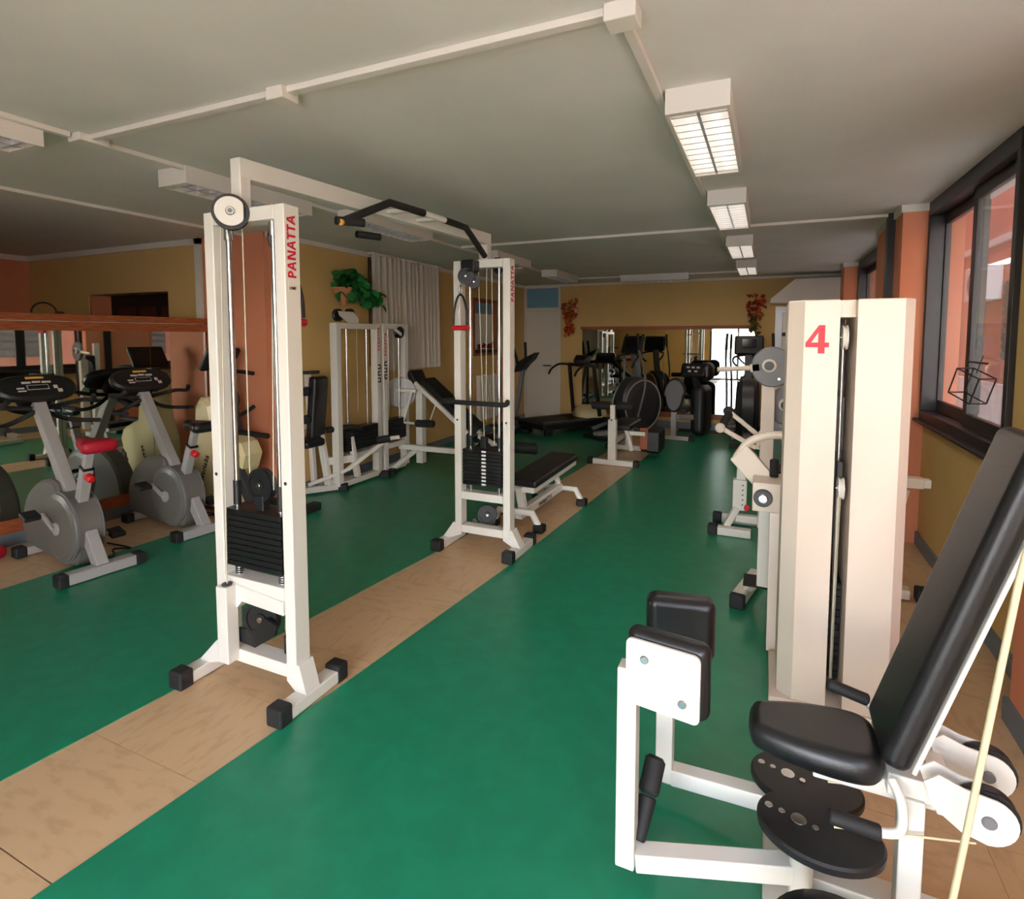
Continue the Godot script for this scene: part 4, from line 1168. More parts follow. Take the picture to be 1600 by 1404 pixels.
# ---------------------------------------------------------------- leg machines along the left wall
func stack_frame(t: Node, x: float, z0: float, z1: float, top: float, n: int) -> void:
	# posts at z0 (near) and z1 (far), frame plane x
	var w := 0.07
	for z in [z0, z1]:
		P(t, "post", B(x - 0.09, 0.05, z - w * 0.5, x, top, z + w * 0.5, 0.005), M.white)
	P(t, "top_bar", B(x - 0.09, top - 0.06, z1 + w * 0.5, x, top, z0 - w * 0.5, 0.005), M.white)
	P(t, "lower_bar", B(x - 0.09, 0.30, z1 + w * 0.5, x, 0.36, z0 - w * 0.5, 0.005), M.white)
	P(t, "base_bar", B(x - 0.09, 0.03, z1 + w * 0.5, x, 0.09, z0 - w * 0.5, 0.005), M.white)
	for e in [0.25, 0.75]:
		rod(t, "guide_rod", M.steel, Vector3(x - 0.045, 0.36, lerpf(z0, z1, e)), Vector3(x - 0.045, top - 0.05, lerpf(z0, z1, e)), 0.011)
	pipe(t, "cable", M.cable, [Vector3(x - 0.04, top - 0.05, (z0 + z1) / 2), Vector3(x - 0.04, 0.8, (z0 + z1) / 2)], 0.003, 6)
	for i in n:
		P(t, "weight_plate", B(x - 0.12, 0.40 + i * 0.03, z1 + 0.06, x + 0.02, 0.427 + i * 0.03, z0 - 0.06, 0.002), M.plate)

func side_text(t: Node, s: String, m: Material, p: Vector3, h: float, st := 1.0) -> void:
	text(t, s, m, Transform3D(Basis(Vector3(0, 1, 0), Vector3(0, 0, 1), Vector3(1, 0, 0)), p), h, true, st)

func build_left_machines() -> void:
	var t := thing("leg_extension_machine", "white seated machine by the yellow wall with black seat, left one of two", "gym machine", Vector3(-4.1, 0, -4.85))
	stack_frame(t, -4.0, -4.53, -5.18, 1.75, 8)
	side_text(t, "PANATTA", M.redprint, Vector3(-3.9985, 1.58, -5.18), 0.035, 1.3)
	for k in 3:
		# blocky black maker's letters
		var y := 1.09 + k * 0.075
		var g := MB.new()
		g.box(Vector3(-4.0, y, -5.205), Vector3(-3.998, y + 0.016, -5.155))
		g.box(Vector3(-4.0, y, -5.205 if k % 2 == 0 else -5.17), Vector3(-3.998, y + 0.055, -5.19 if k % 2 == 0 else -5.155))
		g.box(Vector3(-4.0, y + 0.042, -5.205), Vector3(-3.998, y + 0.057, -5.155))
		P(t, "block_letter", g, M.blackprint)
	# double pulley on top
	P(t, "pulley_bracket", MB.new().ext(PackedVector2Array([Vector2(4.55, 1.87), Vector2(4.78, 1.87), Vector2(4.86, 1.80), Vector2(4.86, 1.75), Vector2(4.70, 1.75), Vector2(4.58, 1.82)]), Transform3D(Basis(Vector3(0, 0, -1), Vector3.UP, Vector3.RIGHT), Vector3(-4.02, 0, 0)), 0.012), M.white)
	pulley(t, Vector3(-4.05, 1.83, -4.58), Vector3.RIGHT, 0.065, 0.04)
	pulley(t, Vector3(-4.05, 1.84, -4.76), Vector3.RIGHT, 0.065, 0.04)
	foot_cap(t, Vector3(-3.99, 0.04, -5.18), Vector3(1, 0, -0.25).normalized(), 0.08, 0.075, 0.1)
	# seat assembly before the stack
	bar(t, "front_base", M.white, Vector3(-4.02, 0.055, -5.05), Vector3(-4.2, 0.055, -4.75), 0.06, 0.05)
	bar(t, "front_base", M.white, Vector3(-4.29, 0.055, -4.5), Vector3(-4.2, 0.055, -4.75), 0.06, 0.05)
	bar(t, "front_base", M.white, Vector3(-4.24, 0.05, -4.24), Vector3(-4.05, 0.05, -4.52), 0.06, 0.06)
	foot_cap(t, Vector3(-4.04, 0.042, -4.53), Vector3(1, 0, -0.6).normalized(), 0.08, 0.075, 0.09)
	bar(t, "column", M.white, Vector3(-4.10, 0.06, -4.45), Vector3(-4.17, 0.60, -4.42), 0.07, 0.05)
	bar(t, "seat_post", M.white, Vector3(-3.95, 0.12, -4.72), Vector3(-4.02, 0.62, -4.68), 0.06, 0.05)
	bar(t, "link", M.white, Vector3(-4.13, 0.32, -4.45), Vector3(-3.98, 0.32, -4.70), 0.05, 0.08)
	pad(t, "backrest", M.vinyl, Transform3D(rot(Vector3.BACK, -6), Vector3(-4.17, 0.87, -4.38)), Vector3(0.1, 0.68, 0.2), 0.035)
	P(t, "backrest_plate", MB.new().rbox(Transform3D(rot(Vector3.BACK, -6), Vector3(-4.23, 0.95, -4.40)), Vector3(0.015, 0.5, 0.16), 0.004), M.steel)
	pad(t, "seat", M.vinyl, at3(-4.16, 0.55, -4.24), Vector3(0.22, 0.08, 0.26), 0.03)
	pipe(t, "arm_pad", M.vinyl, curve([Vector3(-4.12, 0.645, -4.45), Vector3(-4.0, 0.655, -4.65), Vector3(-3.95, 0.62, -4.78)], 4), 0.035, 12)
	bar(t, "lever_arm", M.white, Vector3(-4.22, 0.10, -4.28), Vector3(-3.97, 0.22, -4.58), 0.035, 0.035)
	bar(t, "lever_arm", M.white, Vector3(-3.97, 0.22, -4.58), Vector3(-3.72, 0.50, -4.92), 0.04, 0.04)
	rod(t, "leg_roll", M.rubber, Vector3(-3.78, 0.50, -4.83), Vector3(-3.68, 0.515, -4.93), 0.04, 18, 0.01)
	rod(t, "roll_tube", M.white, Vector3(-3.70, 0.515, -4.9), Vector3(-3.61, 0.525, -5.0), 0.022)
	for y in [0.78, 1.06]:
		rod(t, "side_roll", M.rubber, Vector3(-4.20, y, -4.32), Vector3(-4.18, y, -4.22), 0.045, 16, 0.01)
	bar(t, "rear_column", M.white, Vector3(-4.27, 0.08, -4.42), Vector3(-4.27, 1.25, -4.36), 0.05, 0.05)
	bar(t, "rear_cross", M.white, Vector3(-4.27, 0.70, -4.24), Vector3(-4.27, 0.70, -4.45), 0.05, 0.06)
	bar(t, "rear_cross", M.white, Vector3(-4.27, 1.08, -4.24), Vector3(-4.27, 1.08, -4.40), 0.05, 0.05)
	rod(t, "top_grip", M.rubber, Vector3(-4.25, 1.245, -4.2), Vector3(-4.08, 1.255, -4.33), 0.016)

	var u := thing("leg_curl_machine", "white machine with a sloping black bench by the curtain, right one of two", "gym machine", Vector3(-3.9, 0, -5.6))
	stack_frame(u, -4.0, -5.30, -5.72, 1.76, 8)
	side_text(u, "PANATTA", M.redprint, Vector3(-3.9985, 1.52, -5.30), 0.035, 1.3)
	for k in 3:
		var y := 1.12 + k * 0.075
		var g := MB.new()
		g.box(Vector3(-4.0, y, -5.325), Vector3(-3.998, y + 0.016, -5.275))
		g.box(Vector3(-4.0, y, -5.29 if k % 2 == 0 else -5.325), Vector3(-3.998, y + 0.055, -5.275 if k % 2 == 0 else -5.31))
		g.box(Vector3(-4.0, y + 0.042, -5.325), Vector3(-3.998, y + 0.057, -5.275))
		P(u, "block_letter", g, M.blackprint)
	foot_cap(u, Vector3(-3.98, 0.04, -5.30), Vector3(1, 0, -0.25).normalized(), 0.08, 0.075, 0.08)
	var pc := Vector3(-4.0, 1.66, -5.56)
	pulley(u, pc, Vector3.RIGHT, 0.07, 0.05)
	P(u, "pulley_arm", MB.new().bar(Vector3(-3.96, 1.70, -5.42), Vector3(-3.96, 1.63, -5.56), 0.01, 0.04), M.white)
	# grey disc, bench and rolls
	P(u, "lever_disc", MB.new().cyl(Vector3(-4.08, 0.93, -5.70), Vector3(-4.06, 0.93, -5.66), 0.19, -1, 36, 0.006), M.silver)
	bar(u, "disc_axle", M.white, Vector3(-4.09, 0.96, -5.62), Vector3(-3.83, 0.96, -5.66), 0.04, 0.04)
	bar(u, "bench_post", M.white, Vector3(-3.86, 0.06, -5.80), Vector3(-3.86, 1.0, -5.80), 0.09, 0.09)
	bar(u, "bench_rail", M.white, Vector3(-3.90, 1.05, -5.74), Vector3(-3.02, 0.36, -5.74), 0.035, 0.05)
	bar(u, "bench_rail", M.white, Vector3(-3.90, 1.05, -5.98), Vector3(-3.02, 0.36, -5.98), 0.035, 0.05)
	var sl := Vector3(0.86, -0.68, 0).normalized()
	var bb := Basis(sl, Vector3(-sl.y, sl.x, 0), Vector3(0, 0, 1))
	pad(u, "bench_pad", M.vinyl, Transform3D(bb, Vector3(-3.46, 0.80, -5.87)), Vector3(0.92, 0.08, 0.30), 0.03)
	pad(u, "head_pad", M.vinyl, Transform3D(rot(Vector3.BACK, -62), Vector3(-3.955, 1.10, -5.87)), Vector3(0.20, 0.09, 0.28), 0.03)
	pad(u, "seat", M.vinyl, Transform3D(rot(Vector3.BACK, 12), Vector3(-2.93, 0.44, -5.87)), Vector3(0.34, 0.09, 0.32), 0.03)
	bar(u, "swing_arm", M.white, Vector3(-3.88, 0.95, -5.64), Vector3(-3.99, 0.585, -5.62), 0.025, 0.025)
	bar(u, "swing_arm", M.white, Vector3(-3.99, 0.575, -5.62), Vector3(-3.82, 0.57, -5.62), 0.025, 0.025)
	rod(u, "leg_roll", M.rubber, Vector3(-3.81, 0.575, -5.62), Vector3(-3.56, 0.58, -5.62), 0.045, 18, 0.012)
	bar(u, "brace", M.white, Vector3(-3.72, 0.58, -5.78), Vector3(-3.62, 0.82, -5.78), 0.015, 0.015)
	bar(u, "base_rail", M.white, Vector3(-4.05, 0.28, -5.62), Vector3(-3.05, 0.26, -5.72), 0.06, 0.06)
	bar(u, "base_strut", M.white, Vector3(-4.0, 0.05, -5.36), Vector3(-3.82, 0.27, -5.70), 0.05, 0.05)
	bar(u, "front_leg", M.white, Vector3(-2.95, 0.02, -5.82), Vector3(-2.95, 0.40, -5.82), 0.06, 0.06)
	bar(u, "front_rail", M.white, Vector3(-3.1, 0.27, -5.74), Vector3(-2.7, 0.27, -5.74), 0.06, 0.06)
	bar(u, "handle_bracket", M.white, Vector3(-2.98, 0.48, -5.66), Vector3(-2.70, 0.36, -5.62), 0.05, 0.05)
	rod(u, "handle", M.rubber, Vector3(-3.06, 0.47, -5.55), Vector3(-2.93, 0.62, -5.55), 0.035, 14, 0.01)
	P(u, "cam", MB.new().cyl(Vector3(-2.86, 0.34, -5.56), Vector3(-2.86, 0.34, -5.52), 0.1, -1, 28, 0.006), M.black)
	rod(u, "foot_roll", M.rubber, Vector3(-2.62, 0.39, -5.6), Vector3(-2.28, 0.37, -5.72), 0.062, 22, 0.014)
	bar(u, "roll_arm", M.black, Vector3(-2.86, 0.34, -5.6), Vector3(-2.6, 0.39, -5.62), 0.03, 0.05)

# ---------------------------------------------------------------- flat bench behind the far tower
func build_bench() -> void:
	var t := thing("weight_bench", "white framed flat bench with black pad behind the far tower", "bench", Vector3(-1.83, 0, -4.6))
	var xf := Transform3D(rot(Vector3.UP, -3) * rot(Vector3.RIGHT, 3), Vector3(-1.84, 0.40, -4.78))
	pad(t, "bench_pad", M.vinyl, xf, Vector3(0.30, 0.065, 1.0), 0.025)
	P(t, "pad_frame", MB.new().rbox(Transform3D(xf.basis, xf.origin - xf.basis.y * 0.055), Vector3(0.25, 0.045, 0.98), 0.004), M.white)
	bar(t, "spine", M.white, Vector3(-1.87, 0.11, -4.25), Vector3(-1.79, 0.17, -5.05), 0.07, 0.07)
	bar(t, "upright", M.white, Vector3(-1.87, 0.12, -4.36), Vector3(-1.88, 0.34, -4.30), 0.07, 0.05)
	pipe(t, "curved_strut", M.white, curve([Vector3(-1.80, 0.18, -5.05), Vector3(-1.81, 0.26, -5.02), Vector3(-1.83, 0.34, -4.86)], 5), 0.028, 10)
	for e in [[-4.22, -2.08, -1.66], [-5.08, -2.02, -1.565]]:
		var z: float = e[0]
		var xa: float = e[1]
		var xb: float = e[2]
		pipe(t, "leg", M.white, [Vector3(xa, 0.05, z), Vector3(xa + 0.05, 0.15, z), Vector3(xb - 0.07, 0.15, z), Vector3(xb - 0.015, 0.05, z)], 0.03, 8)
		for x in [xa, xb]:
			P(t, "rubber_foot", B(x - 0.05, 0.004, z - 0.045, x + 0.04, 0.07, z + 0.05, 0.012), M.rubber)
	text(t, "PANATTA", M.blackprint, Transform3D(Basis(Vector3(0.08, 0.07, -1).normalized(), Vector3(0, 1, 0.07).normalized(), Vector3(1, 0, 0.08).normalized()), Vector3(-1.79, 0.135, -4.68)), 0.035, true, 1.3)

# ---------------------------------------------------------------- cardio machines at the far end (local frame: user faces -z)
func elliptical(label: String, at: Vector3, turn: float, shell: Material, rim: Material, mirror_side := 1.0) -> void:
	var t := thing("elliptical_trainer", label, "elliptical trainer", at, "dark elliptical trainers", true, turn)
	bar(t, "front_foot_bar", M.rubber, Vector3(-0.27, 0.035, -0.45), Vector3(0.27, 0.035, -0.45), 0.09, 0.06)
	bar(t, "rear_foot_bar", M.rubber, Vector3(-0.25, 0.035, 0.75), Vector3(0.25, 0.035, 0.75), 0.09, 0.06)
	bar(t, "rail", M.silver, Vector3(0, 0.09, -0.45), Vector3(0, 0.09, 0.75), 0.12, 0.06)
	# drum shell: side outline in (z, y), extruded along x
	var sh := PackedVector2Array()
	for i in 28:
		var a := TAU * i / 28.0
		var r := 0.43 if sin(a) > 0 else 0.40
		sh.append(Vector2(cos(a) * 0.40 - 0.05 * sin(a), 0.53 + sin(a) * r))
	var bs := Basis(Vector3(0, 0, -1), Vector3.UP, Vector3.RIGHT)
	var so := P(t, "drum_shell", MB.new().ext(sh, Transform3D(bs, Vector3(0, 0, -0.15)), 0.26, 0.05, true), shell)
	for s in [-1.0, 1.0]:
		P(so, "side_disc", MB.new().lathe([[0.0, 0.03], [0.30, 0.02], [0.40, 0.0], [0.41, -0.02], [0.38, -0.03]], Transform3D(Basis(Vector3(0, 0, -1), Vector3.UP, Vector3.RIGHT) if s > 0 else Basis(Vector3(0, 0, 1), Vector3.UP, Vector3.LEFT), Vector3(s * 0.145, 0.5, -0.15)), 36), shell)
		var rp := []
		for i in 37: rp.append(Vector3(s * 0.143, 0.5 + sin(TAU * i / 36.0) * 0.405, -0.15 + cos(TAU * i / 36.0) * 0.405))
		P(so, "rim", MB.new().tube(rp, 0.012, 8), rim)
	bar(t, "mast", M.midgrey, Vector3(0, 0.85, -0.18), Vector3(0, 1.36, -0.06), 0.11, 0.08, 0.02)
	var cb := rot(Vector3.RIGHT, -18)
	var con := P(t, "console", MB.new().rbox(Transform3D(cb, Vector3(0, 1.48, -0.03)), Vector3(0.42, 0.30, 0.07), 0.03, 3), M.black)
	P(con, "screen", MB.new().rbox(Transform3D(cb, Vector3(0, 1.515, 0.02)), Vector3(0.20, 0.13, 0.004), 0.0015), M.screen)
	P(con, "button_row", MB.new().rbox(Transform3D(cb, Vector3(0, 1.40, -0.013)), Vector3(0.22, 0.03, 0.03), 0.005), M.midgrey)
	for s in [-1.0, 1.0]:
		pipe(t, "fixed_handle", M.rubber, curve([Vector3(s * 0.04, 1.33, -0.05), Vector3(s * 0.2, 1.30, 0.05), Vector3(s * 0.22, 1.22, 0.14), Vector3(s * 0.12, 1.12, 0.1)], 4), 0.016, 8)
		var sw: float = s * 0.14
		var arm := pipe(t, "moving_arm", M.midgrey, curve([Vector3(s * 0.3, 0.35, 0.0 + sw), Vector3(s * 0.31, 0.85, -0.08 + sw * 0.5), Vector3(s * 0.33, 1.2, -0.05 + sw), Vector3(s * 0.33, 1.42, 0.0 + sw * 1.3)], 4), 0.017, 8)
		P(arm, "arm_grip", MB.new().tube([Vector3(s * 0.33, 1.40, 0.0 + sw * 1.3), Vector3(s * 0.32, 1.66, -0.02 + sw * 1.5)], 0.021, 10), M.rubber)
		bar(t, "pedal_bar", M.midgrey, Vector3(s * 0.24, 0.3, -0.1 + sw), Vector3(s * 0.2, 0.14, 0.65), 0.045, 0.05)
		P(t, "pedal", MB.new().rbox(Transform3D(rot(Vector3.RIGHT, -8), Vector3(s * 0.22, 0.24, 0.32 + sw)), Vector3(0.14, 0.07, 0.36), 0.02, 2), M.black)

func build_far_machines() -> void:
	elliptical("dark elliptical trainer right of the far mirror's end, beside the grey door", Vector3(-0.26, 0, -9.40), deg_to_rad(3), M.darkgrey, M.black)
	elliptical("elliptical trainer with big silver-rimmed disc before the far mirror", Vector3(-2.02, 0, -9.15), deg_to_rad(-32), M.darkgrey, M.silver)
	# stepper with a wedge console before the white door
	var k := thing("stepper_machine", "black stepper with upright arms and wedge console before the white door", "stepper", Vector3(-3.78, 0, -8.3))
	bar(k, "mast", M.midgrey, Vector3(-3.78, 0.1, -8.4), Vector3(-3.60, 1.15, -8.4), 0.07, 0.09, 0.02)
	bar(k, "base_rail", M.black, Vector3(-3.78, 0.06, -7.9), Vector3(-3.78, 0.06, -8.7), 0.1, 0.08)
	bar(k, "foot_bar", M.rubber, Vector3(-4.0, 0.03, -8.65), Vector3(-3.6, 0.03, -8.65), 0.08, 0.05)
	bar(k, "foot_bar", M.rubber, Vector3(-4.0, 0.03, -7.95), Vector3(-3.6, 0.03, -7.95), 0.08, 0.05)
	for e in [-0.12, 0.12]:
		P(k, "pedal", MB.new().rbox(at3(-3.8 + e, 0.26 + e * 0.4, -8.1), Vector3(0.13, 0.05, 0.34), 0.015, 2), M.black)
		bar(k, "pedal_arm", M.midgrey, Vector3(-3.8 + e, 0.24 + e * 0.4, -8.1), Vector3(-3.78 + e * 0.4, 0.12, -8.5), 0.04, 0.04)
		pipe(k, "upright_arm", M.rubber, curve([Vector3(-3.64, 1.08, -8.4 + e), Vector3(-3.64, 1.28, -8.38 + e * 1.6), Vector3(-3.69 if e > 0 else -3.66, 1.52, -8.36 + e * 2.0)], 4), 0.024, 8)
	var wd := PackedVector2Array([Vector2(-3.72, 1.04), Vector2(-3.66, 1.20), Vector2(-3.36, 1.36), Vector2(-3.42, 1.25), Vector2(-3.52, 1.16), Vector2(-3.6, 1.06)])
	var wc := P(k, "console", MB.new().ext(wd, at3(0, 0, -8.38), 0.26, 0.015), M.black)
	P(wc, "screen", MB.new().rbox(Transform3D(rot(Vector3.BACK, 28), Vector3(-3.53, 1.275, -8.38)), Vector3(0.2, 0.006, 0.18), 0.002), M.screen)
	# recumbent bike
	var t := thing("recumbent_bike", "recumbent bike with grey oval backrest before the far mirror", "exercise bike", Vector3(-1.24, 0, -9.15), "", true, deg_to_rad(-8))
	bar(t, "rear_foot_bar", M.silver, Vector3(-0.2, 0.04, 0.18), Vector3(0.2, 0.04, 0.18), 0.07, 0.06)
	foot_cap(t, Vector3(0.2, 0.042, 0.18), Vector3.RIGHT)
	foot_cap(t, Vector3(-0.2, 0.042, 0.18), Vector3.LEFT)
	bar(t, "seat_column", M.silver, Vector3(-0.04, 0.06, 0.18), Vector3(-0.04, 0.46, 0.15), 0.08, 0.06)
	bar(t, "seat_rail", M.silver, Vector3(0.0, 0.36, 0.15), Vector3(0.16, 0.30, -0.45), 0.07, 0.08)
	pad(t, "seat", M.vinyl, at3(-0.02, 0.47, 0.0), Vector3(0.36, 0.08, 0.34), 0.03)
	var ov := PackedVector2Array()
	for i in 32:
		var a := TAU * i / 32.0
		ov.append(Vector2(cos(a) * 0.155 * (1.0 if sin(a) > 0 else 0.8), sin(a) * 0.24))
	P(t, "backrest", MB.new().ext(ov, Transform3D(rot(Vector3.RIGHT, -8), Vector3(-0.04, 0.70, 0.17)), 0.03, 0.008, true), M.midgrey)
	var ob := PackedVector2Array()
	for p in ov: ob.append(p * 1.14)
	P(t, "backrest_pad", MB.new().ext(ob, Transform3D(rot(Vector3.RIGHT, -8), Vector3(-0.04, 0.70, 0.13)), 0.06, 0.02, true), M.vinyl)
	pad(t, "drive_housing", M.black, at3(0.2, 0.42, -0.55), Vector3(0.24, 0.8, 0.55), 0.1)
	bar(t, "mast", M.darkgrey, Vector3(0.16, 0.75, -0.45), Vector3(0.13, 1.02, -0.35), 0.09, 0.07)
	var con := P(t, "console", MB.new().rbox(Transform3D(rot(Vector3.RIGHT, -25), Vector3(0.12, 1.07, -0.33)), Vector3(0.40, 0.24, 0.09), 0.045, 3), M.black)
	for q in [[-0.08, 0.03], [0.0, 0.03], [0.08, 0.03], [-0.05, -0.03], [0.05, -0.03]]:
		P(con, "button", MB.new().rbox(Transform3D(rot(Vector3.RIGHT, -25), Vector3(0.12 + q[0], 1.09 + q[1], -0.282 + q[1] * -0.45)), Vector3(0.05, 0.03, 0.012), 0.004), M.screen_print)
	pad(t, "side_bolster", M.vinyl, at3(0.30, 1.05, -0.45), Vector3(0.2, 0.3, 0.3), 0.09)
	# treadmill
	var u := thing("treadmill", "treadmill with a black deck and ivory motor hood, left of the mirror", "treadmill", Vector3(-3.12, 0, -9.2), "", true, deg_to_rad(-33))
	P(u, "deck", MB.new().rbox(at3(0, 0.15, 0.1), Vector3(0.74, 0.1, 1.35), 0.02, 2), M.black)
	P(u, "belt", MB.new().rbox(at3(0, 0.203, 0.1), Vector3(0.5, 0.012, 1.25), 0.005), M.rubber)
	for s in [-1.0, 1.0]:
		P(u, "side_rail", MB.new().rbox(at3(s * 0.32, 0.21, 0.1), Vector3(0.1, 0.03, 1.33), 0.01, 2), M.darkgrey)
		P(u, "rear_foot", MB.new().rbox(at3(s * 0.3, 0.05, 0.62), Vector3(0.09, 0.1, 0.14), 0.015, 2), M.rubber)
		P(u, "front_foot", MB.new().rbox(at3(s * 0.3, 0.05, -0.55), Vector3(0.09, 0.1, 0.14), 0.015, 2), M.rubber)
		bar(u, "upright", M.black, Vector3(s * 0.36, 0.25, -0.42), Vector3(s * 0.33, 1.12, -0.30), 0.05, 0.06, 0.012)
		pipe(u, "hand_rail", M.rubber, curve([Vector3(s * 0.33, 1.12, -0.30), Vector3(s * 0.35, 1.13, -0.08), Vector3(s * 0.36, 1.05, 0.08), Vector3(s * 0.36, 0.96, 0.14)], 4), 0.019, 8)
	var hd := P(u, "motor_hood", MB.new().lathe([[0.36, 0.0], [0.36, 0.1], [0.33, 0.19], [0.25, 0.25], [0.0, 0.27]], Transform3D(Basis(Vector3(1, 0, 0), Vector3(0, 0, -0.72), Vector3.UP), Vector3(0, 0.14, -0.5)), 36, true), M.ivory)
	P(hd, "badge", MB.new().rbox(Transform3D(rot(Vector3.RIGHT, -35), Vector3(0.02, 0.335, -0.29)), Vector3(0.13, 0.05, 0.006), 0.002), M.wood)
	bar(u, "cross_bar", M.black, Vector3(-0.34, 1.12, -0.30), Vector3(0.34, 1.12, -0.30), 0.06, 0.06, 0.012)
	var tc := P(u, "console", MB.new().rbox(Transform3D(rot(Vector3.RIGHT, -30), Vector3(0.05, 1.22, -0.28)), Vector3(0.40, 0.16, 0.1), 0.05, 3), M.darkgrey)
	P(tc, "screen", MB.new().rbox(Transform3D(rot(Vector3.RIGHT, -30), Vector3(0.05, 1.25, -0.232)), Vector3(0.26, 0.09, 0.01), 0.004), M.screen)
	# standing machine with T-shaped feet, middle of the far half
	var s := thing("leg_roll_stand", "white stand with T-shaped feet and black rolls on the tan strip", "gym machine", Vector3(-1.73, 0, -7.3))
	bar(s, "front_foot_bar", M.white, Vector3(-1.98, 0.04, -6.87), Vector3(-1.47, 0.04, -6.87), 0.07, 0.065)
	foot_cap(s, Vector3(-1.47, 0.042, -6.87), Vector3.RIGHT, 0.085, 0.08, 0.07)
	foot_cap(s, Vector3(-1.98, 0.042, -6.87), Vector3.LEFT, 0.085, 0.08, 0.07)
	bar(s, "column", M.white, Vector3(-1.735, 0.07, -6.87), Vector3(-1.735, 0.58, -6.87), 0.1, 0.08)
	bar(s, "inner_column", M.white, Vector3(-1.735, 0.56, -6.87), Vector3(-1.735, 0.76, -6.87), 0.06, 0.05)
	rod(s, "column_pin", M.steel, Vector3(-1.735, 0.58, -6.83), Vector3(-1.735, 0.58, -6.80), 0.012, 10)
	rod(s, "leg_roll", M.rubber, Vector3(-2.02, 0.74, -6.93), Vector3(-1.77, 0.745, -6.93), 0.05, 18, 0.012)
	rod(s, "leg_roll", M.rubber, Vector3(-1.70, 0.745, -6.93), Vector3(-1.48, 0.75, -6.93), 0.05, 18, 0.012)
	bar(s, "rail", M.white, Vector3(-1.735, 0.3, -6.9), Vector3(-1.72, 0.3, -7.9), 0.06, 0.07)
	bar(s, "rear_foot_bar", M.white, Vector3(-2.02, 0.04, -7.9), Vector3(-1.58, 0.04, -7.9), 0.07, 0.065)
	foot_cap(s, Vector3(-1.58, 0.042, -7.9), Vector3.RIGHT, 0.085, 0.08, 0.07)
	foot_cap(s, Vector3(-2.02, 0.042, -7.9), Vector3.LEFT, 0.085, 0.08, 0.07)
	bar(s, "rear_column", M.white, Vector3(-1.76, 0.07, -7.9), Vector3(-1.76, 0.30, -7.9), 0.09, 0.07)
	bar(s, "lever", M.white, Vector3(-1.64, 0.42, -7.2), Vector3(-1.56, 0.14, -7.2), 0.05, 0.05)
	bar(s, "lever_bar", M.white, Vector3(-1.62, 0.36, -7.25), Vector3(-1.40, 0.36, -7.25), 0.05, 0.05)
	pad(s, "seat", M.vinyl, at3(-1.72, 0.44, -7.5), Vector3(0.3, 0.08, 0.7), 0.03)
	bar(s, "wood_board", M.wood, Vector3(-1.44, 0.14, -7.35), Vector3(-1.44, 0.42, -7.35), 0.1, 0.03)
	pad(s, "step_box", M.black, at3(-1.33, 0.24, -7.55), Vector3(0.2, 0.3, 0.4), 0.04)

